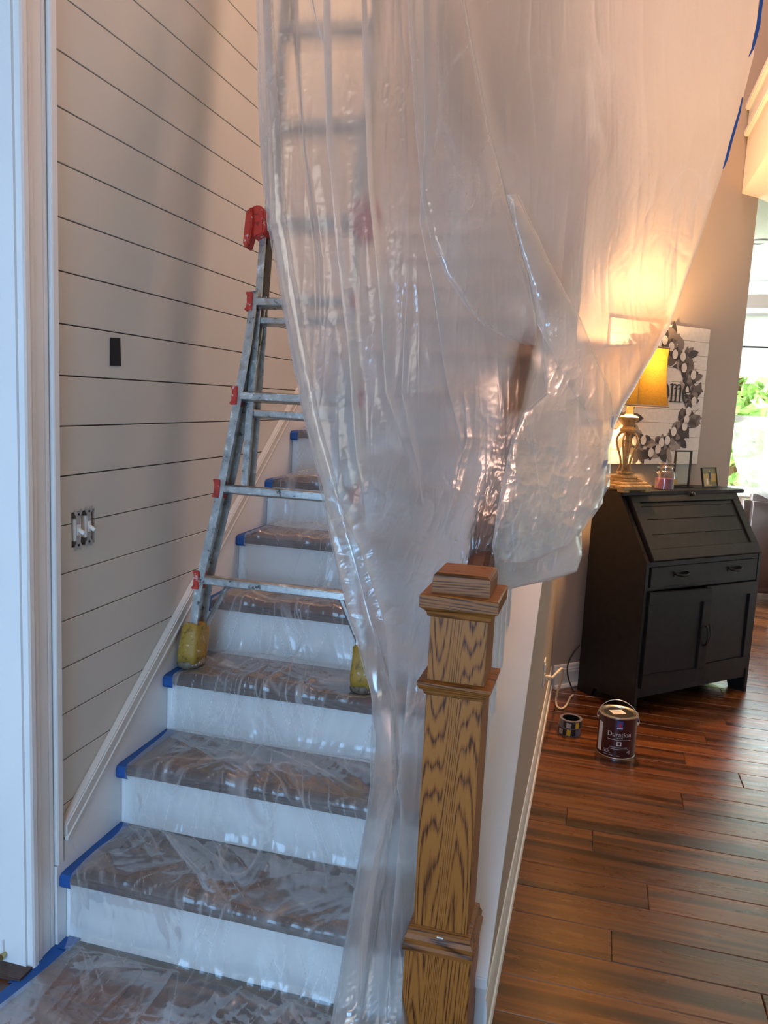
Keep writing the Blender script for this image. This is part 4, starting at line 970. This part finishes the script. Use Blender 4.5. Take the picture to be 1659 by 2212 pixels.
for i in range(210):
    th = 2*math.pi*i/210 + rw.uniform(-0.05, 0.05); rr = RW + rw.uniform(-0.065, 0.045)
    cx, cz = rr*math.cos(th), cz0 + rr*math.sin(th)*1.04
    a = th + math.pi/2*rw.choice((1, 1, -0.2, 0.5)) + rw.uniform(-0.7, 0.7)
    key = rw.choice('aabbccd'); y = -0.0225 - 0.0004*(i % 7)
    layers[key].prism(leaf_poly(cx, cz, rw.uniform(0.06, 0.105), rw.uniform(0.018, 0.032), a, rw.uniform(-0.03, 0.03)), y-0.0003, y, 'Y')
for i in range(30):
    th = 2*math.pi*i/30 + rw.uniform(-0.08, 0.08); rr = RW + rw.uniform(-0.03, 0.03); cx, cz = rr*math.cos(th), cz0 + rr*math.sin(th)*1.04
    for j in range(3):
        a = th+2.1*j+rw.uniform(-0.3, 0.3)
        layers['c'].prism(leaf_poly(cx, cz, 0.045, 0.016, a), -0.0255, -0.0251, 'Y')
    e = [(cx+0.022*math.cos(t), cz+0.026*math.sin(t)) for t in np.linspace(0, 2*math.pi, 14)[:-1]]
    layers['w'].prism(e, -0.0262, -0.0258, 'Y')
for i in range(40):
    th = rw.uniform(0, 2*math.pi); rr = RW+rw.uniform(0.03, 0.06); cx, cz = rr*math.cos(th), cz0+rr*math.sin(th)
    layers['a'].prism(leaf_poly(cx, cz, rw.uniform(0.03, 0.06), 0.0022, th+rw.uniform(-1, 1)), -0.0231, -0.0228, 'Y')
for k, mt in (('a', 'leaf_grey_a'), ('b', 'leaf_grey_b'), ('c', 'leaf_grey_c'), ('d', 'leaf_grey_d'), ('w', 'sign_white')): tag(layers[k].build('wreath_print', mt, sg), kind='stuff')
# serif lettering drawn as flat strokes
tx = MB()
def stroke(pts, ws):
    pts = np.array(pts, float); d = np.gradient(pts, axis=0); d /= np.linalg.norm(d, axis=1)[:, None]+1e-9; nrm = np.c_[-d[:, 1], d[:, 0]]
    ws = np.array(ws)[:, None]/2; a, b = pts+nrm*ws, pts-nrm*ws
    for i in range(len(pts)-1): tx.prism([tuple(a[i]), tuple(a[i+1]), tuple(b[i+1]), tuple(b[i])], -0.0275, -0.0266, 'Y')
def bowl(cx, cz, rx, rz, t0, t1, thick, thin):
    t = np.linspace(t0, t1, 22); stroke(np.c_[cx+rx*np.cos(t), cz+rz*np.sin(t)], thin+(thick-thin)*np.abs(np.cos(t))**1.5)
def stem(x, z0, z1, w_=0.016, serif=True):
    stroke([(x, z0), (x, z1)], [w_, w_])
    if serif: stroke([(x-0.017, z0+0.002), (x+0.017, z0+0.002)], [0.006, 0.006])
    stroke([(x-0.020, z1-0.006), (x, z1)], [0.005, 0.010])
XH = 0.098; BZ = 0.345; ex_ = 0.230
bowl(ex_, BZ+XH/2, 0.027, XH/2, 0.15, 2*math.pi-0.75, 0.016, 0.006); stroke([(ex_-0.026, BZ+XH*0.53), (ex_+0.027, BZ+XH*0.60)], [0.006, 0.006])
mx_ = ex_-0.120
for i, dx in enumerate((0, 0.034, 0.068)): stem(mx_+dx, BZ, BZ+XH*(1.0 if i == 0 else 0.80), 0.013)
for i in range(2): bowl(mx_+0.018+0.034*i, BZ+XH*0.78, 0.017, 0.020, 0, math.pi, 0.010, 0.007)
ox = mx_-0.056; bowl(ox, BZ+XH/2, 0.028, XH/2, 0, 2*math.pi, 0.016, 0.006)
hx_ = ox-0.088; stem(hx_, BZ, BZ+0.155, 0.014); stem(hx_+0.036, BZ, BZ+XH*0.80, 0.014); bowl(hx_+0.018, BZ+XH*0.78, 0.018, 0.020, 0, math.pi, 0.010, 0.007)
tx.build('lettering', 'print_black', sg)

# ================================================================== paint can and tape rolls
CR, CH = 0.0825, 0.187
pcn = empty('paint_can', (0.176, 3.556, 0.0), label='dark maroon paint can with a wire handle on the wood floor', cat='paint can')
MB().lathe([(CR, 0.004), (CR, CH-0.006)], n=48).build('can_body', 'can_maroon', pcn, smooth='auto')
MB().lathe([(CR-0.004, 0.0), (CR+0.0015, 0.001), (CR+0.0015, 0.005), (CR, 0.006)], n=48).build('bottom_rim', 'steel', pcn, smooth='auto')
MB().lathe([(CR, CH-0.007), (CR+0.002, CH-0.005), (CR+0.002, CH), (CR-0.004, CH+0.001), (CR-0.010, CH-0.002), (CR-0.012, CH-0.008), (CR-0.013, CH-0.008), (CR-0.014, CH-0.002), (CR-0.018, CH-0.003), (CR-0.019, CH-0.006), (0.0, CH-0.006)], n=48).build('rim', 'steel', pcn, smooth='auto')
MB().lathe([(0.0, CH-0.0058), (CR-0.020, CH-0.0058), (CR-0.021, CH-0.005), (0, CH-0.005)], n=40).build('lid', 'black_plastic', pcn)
o = MB().box(-0.030, 0.030, -0.024, 0.024, 0, 0.0006).build('lid_label', 'print_white', pcn); o.location = (-0.004, 0.004, CH-0.0045); o.rotation_euler[2] = 0.45
for i in range(6): MB().box(-0.026, 0.022-0.006*(i % 3), -0.018+i*0.0065, -0.0165+i*0.0065, 0.0006, 0.0009).build('print_line', 'leaf_grey_b', o)
for s in (-1, 1):
    c = math.copysign(1, s); a = math.radians(-8)
    e = MB().lathe([(0.009, 0), (0.008, 0.004), (0.004, 0.006), (0.0, 0.006)], n=12).build('handle_ear', 'steel', pcn, smooth='auto')
    e.matrix_local = Matrix.Translation((s*CR*math.cos(a), s*CR*math.sin(a), CH-0.040)) @ Matrix.Rotation(a, 4, 'Z') @ Matrix.Rotation(s*math.pi/2, 4, 'Y')
hp = []
for i in range(29):
    t = math.pi*i/28; hp.append((math.cos(t)*(CR+0.007), 0.030*math.sin(t)+0.012*math.cos(t)*-1, CH-0.040+0.082*math.sin(t)))
MB().tube(hp, 0.0016, 6).build('wire_handle', 'steel', pcn, smooth=True)
def wrap_text(txt, size, x0, z, mat, parent, font_w=1.0, align='CENTER', r=CR+0.0004, a0=-math.pi/2, thick=0.0004, sx=1.0):
    cu_ = bpy.data.curves.new('txt', 'FONT'); cu_.body = txt; cu_.size = size; cu_.align_x = align; cu_.resolution_u = 3
    to = bpy.data.objects.new('txt', cu_); COL.objects.link(to); dg = bpy.context.evaluated_depsgraph_get()
    me = bpy.data.meshes.new_from_object(to.evaluated_get(dg)); bpy.data.objects.remove(to)
    bm = bmesh.new(); bm.from_mesh(me); bmesh.ops.triangulate(bm, faces=bm.faces)
    for v in bm.verts:
        a = a0 + (v.co.x*sx+x0)/r; zz = v.co.y+z; v.co = Vector((r*math.cos(a), r*math.sin(a), zz))
    bm.to_mesh(me); bm.free(); me.materials.append(MATS[mat]); me.name = 'lettering'
    return link(bpy.data.objects.new('lettering', me), parent)
def wrap_patch(x0, x1, z0, z1, mat, parent, nm, r=CR+0.0003, a0=-math.pi/2, n=8, holder=None):
    vs = []; fs = []
    for i in range(n+1):
        a = a0+(x0+(x1-x0)*i/n)/r; vs += [(r*math.cos(a), r*math.sin(a), z0), (r*math.cos(a), r*math.sin(a), z1)]
    fs = [(2*i, 2*i+2, 2*i+3, 2*i+1) for i in range(n)]
    return MB().add(vs, fs).build(nm, mat, parent)
A0 = math.radians(-90+4)
wt = lambda t, s_, x, z, sx=1.0: wrap_text(t, s_, x, z, 'print_white', pcn, a0=A0, sx=sx)
wt('Duration', 0.0290, 0.003, 0.1035); wt('HOME', 0.0075, 0.003, 0.0945, 1.4)
wt('INTERIOR ACRYLIC LATEX', 0.0066, 0.003, 0.052)
# small print too fine to read: plain thin rules
for x0_, x1_, z_ in ((-0.048, 0.054, 0.0878), (-0.040, 0.046, 0.0455), (-0.062, -0.040, 0.038), (-0.062, -0.036, 0.032), (-0.062, -0.030, 0.026), (0.044, 0.058, 0.038), (0.040, 0.058, 0.032), (0.048, 0.058, 0.026), (-0.062, -0.020, 0.016), (-0.004, 0.010, 0.016)):
    wrap_patch(x0_, x1_, z_, z_+0.0016, 'print_white', pcn, 'print_rule', r=CR+0.0005, a0=A0, n=6)
wrap_patch(-0.012, 0.014, 0.137, 0.174, 'print_blue', pcn, 'badge', a0=A0)
wrap_patch(-0.011, 0.013, 0.139, 0.1445, 'print_white', pcn, 'badge_band', r=CR+0.0006, a0=A0)
for a, b, c, d in ((-0.003, 0.005, 0.160, 0.168), (-0.005, 0.007, 0.152, 0.160), (-0.007, 0.009, 0.148, 0.152)): wrap_patch(a, b, c, d, 'red_plastic', pcn, 'badge_figure', r=CR+0.0006, a0=A0, n=3)
wrap_patch(-0.007, 0.013, 0.062, 0.081, 'print_white', pcn, 'seal', a0=A0); wrap_patch(-0.003, 0.009, 0.066, 0.077, 'can_maroon', pcn, 'seal_mark', r=CR+0.0006, a0=A0, n=4)
wrap_patch(-0.105, -0.078, 0.02, 0.15, 'print_white', pcn, 'side_panel', a0=A0)
def tape_roll(x, y, z, rz, lab):
    r = empty('tape_roll', (x, y, z), rz, lab, 'tape roll', 'tape rolls on the floor')
    MB().lathe([(0.040, 0.0), (0.052, 0.0), (0.0525, 0.0005), (0.0525, 0.0365), (0.052, 0.037), (0.040, 0.037), (0.040, 0.0)], n=36).build('roll', 'tape_purple', r, smooth='auto')
    MB().lathe([(0.0375, 0.001), (0.0395, 0.001), (0.0395, 0.036), (0.0375, 0.036), (0.0375, 0.001)], n=36).build('core', 'black_plastic', r, smooth='auto')
    wrap_patch(-0.05, 0.05, 0.004, 0.033, 'print_black', r, 'wrapper', r=0.0529, n=16)
    wrap_patch(0.008, 0.026, 0.004, 0.033, 'print_yellow', r, 'wrapper_band', r=0.0532, n=5)
    wrap_patch(-0.034, -0.012, 0.006, 0.028, 'print_white', r, 'barcode_patch', r=0.0532, n=5)
    for i in range(6): wrap_patch(-0.032+i*0.0034, -0.0305+i*0.0034, 0.008, 0.026, 'print_black', r, 'barcode_line', r=0.0534, n=1)
tape_roll(-0.030, 3.70, 0.0, -0.35, 'wrapped masking tape roll on the floor, under the other roll')
tape_roll(-0.026, 3.695, 0.0375, 0.30, 'wrapped masking tape roll stacked on top of the other roll')

# ================================================================== back room: sofa, table, cushion, film, light, trees
sf = empty('sofa', (1.15, 6.85, 0.0), label='brown leather sofa in the room behind the desk', cat='sofa')
MB().box(0.0, 2.1, 0.10, 0.95, 0.10, 0.42).build('seat_base', 'leather_brown', sf, bevel=0.03)
MB().box(0.0, 2.1, 0.0, 0.26, 0.10, 0.90).build('backrest', 'leather_brown', sf, bevel=0.06, seg=4, smooth=True)
MB().box(-0.02, 0.22, 0.02, 0.95, 0.10, 0.66).build('armrest', 'leather_brown', sf, bevel=0.06, seg=4, smooth=True)
MB().box(1.9, 2.14, 0.02, 0.95, 0.10, 0.66).build('armrest', 'leather_brown', sf, bevel=0.06, seg=4, smooth=True)
for i in range(2): MB().box(0.23+i*0.83, 1.05+i*0.83, 0.22, 0.40, 0.42, 0.92).build('back_cushion', 'leather_brown', sf, bevel=0.05, seg=3, smooth=True)
for i in range(2): MB().box(0.23+i*0.83, 1.05+i*0.83, 0.40, 0.96, 0.42, 0.54).build('seat_cushion', 'leather_brown', sf, bevel=0.04, seg=3, smooth=True)
for x in (0.06, 2.04):
    for y in (0.08, 0.86): MB().box(x-0.03, x+0.03, y-0.03, y+0.03, 0.0, 0.105).build('leg', 'black_plastic', sf)
tc = MB().box(1.47, 1.72, 7.27, 7.42, 0.545, 1.00).build('throw_pillow', 'cushion_tan', bevel=0.06, seg=4, smooth=True); tag(tc, 'tan striped throw pillow against the sofa back', 'pillow')
tb_ = empty('side_table', (1.29, 5.98, 0), label='black side table with lower shelf beside the sofa', cat='side table')
MB().box(0.0, 0.55, -0.28, 0.28, 0.60, 0.625).build('table_top', 'dark_metal', tb_, bevel=0.003)
MB().box(0.02, 0.53, -0.26, 0.26, 0.16, 0.18).build('shelf', 'black_plastic', tb_)
for x in (0.015, 0.535):
    for y in (-0.265, 0.265): MB().box(x-0.012, x+0.012, y-0.012, y+0.012, 0.0, 0.60).build('leg', 'black_plastic', tb_)
cb = MB().box(1.33, 1.62, 5.78, 6.05, 0.182, 0.50).build('storage_box', 'floral_pink', bevel=0.01); tag(cb, 'pink floral storage box on the side table shelf', 'box')
def far_film():
    nu, nv = 120, 120; uu, vv = np.meshgrid(np.linspace(0, 1, nu), np.linspace(0, 1, nv))
    X = 1.12 + 2.2*uu
    Y = np.interp(vv, [0, 0.45, 0.55, 0.75, 1.0], [7.9, 7.5, 7.20, 6.98, 6.83]); Z = np.interp(vv, [0, 0.45, 0.55, 0.75, 1.0], [1.42, 1.10, 1.02, 0.965, 0.80])
    Z = Z + 0.05*ridged(uu*9, vv*4, 3) + 0.10*(fbm(uu*5, vv*3, 3)) - 0.12*vv*(fbm(uu*4+5, vv*0, 2)) + 0.03
    P = np.stack([X, Y-0.04*ridged(uu*8, vv*5, 2), Z], -1)
    o = grid_object('plastic_sheet', P, np.stack([X, vv*1.2], -1), 'film_far', haze=0.45+0.3*crease_lines(uu*9, vv*5, 0.03)); tag(o, 'bunched white plastic sheet over the sofa back by the window', 'plastic sheet')
far_film()
cl = empty('ceiling_light', (0.98, 6.42, 2.742), label='small round recessed ceiling light in the back room', cat='light')
MB().lathe([(0.055, -0.001), (0.085, -0.001), (0.088, -0.006), (0.085, -0.010), (0.060, -0.012), (0.055, -0.004), (0.055, -0.001)], n=28).build('trim_ring', 'white_trim', cl, smooth='auto')
MB().lathe([(0.0, -0.002), (0.055, -0.002), (0.055, -0.004), (0.0, -0.006)], n=28).build('lens', 'print_white', cl)
gr = MB().box(-4, 14, WY+0.2, 30, -0.6, -0.5).build('lawn', 'lawn'); tag(gr, kind='structure')
def tree(x, y, h, r, lab, seed):
    t = empty('tree', (x, y, -0.5), label=lab, cat='tree', group='trees outside the windows')
    MB().tube([(0, 0, 0), (0.05, 0, h*0.4), (0, 0.05, h*0.75)], [0.14, 0.10, 0.05], 8).build('trunk', 'stud_wood', t)
    rg = np.random.RandomState(seed); n = 2600
    d = rg.normal(size=(n, 3)); d /= np.linalg.norm(d, axis=1)[:, None]; rad = rg.rand(n)**0.4
    c = d*rad[:, None]*np.array([r, r, h*0.42]) + np.array([0, 0, h*0.58])
    a = rg.normal(size=(n, 3)); a /= np.linalg.norm(a, axis=1)[:, None]; b = np.cross(a, rg.normal(size=(n, 3))); b /= np.linalg.norm(b, axis=1)[:, None]
    s_ = 0.09+0.07*rg.rand(n, 1)
    V = np.stack([c-a*s_, c-b*s_*0.5, c+a*s_, c+b*s_*0.5], 1).reshape(-1, 3)
    me = bpy.data.meshes.new('foliage'); me.from_pydata([tuple(v) for v in V], [], [(4*i, 4*i+1, 4*i+2, 4*i+3) for i in range(n)]); me.materials.append(MATS['foliage'])
    o = bpy.data.objects.new('foliage', me); link(o, t); o['kind'] = 'stuff'
tree(1.7, 11.6, 3.6, 1.3, 'bright green leafy tree close outside the first window', 1)
tree(5.4, 13.0, 4.2, 1.6, 'bright green leafy tree outside the middle window', 2)
tree(0.3, 15.6, 5.0, 1.8, 'taller green tree set back behind the window wall', 3)
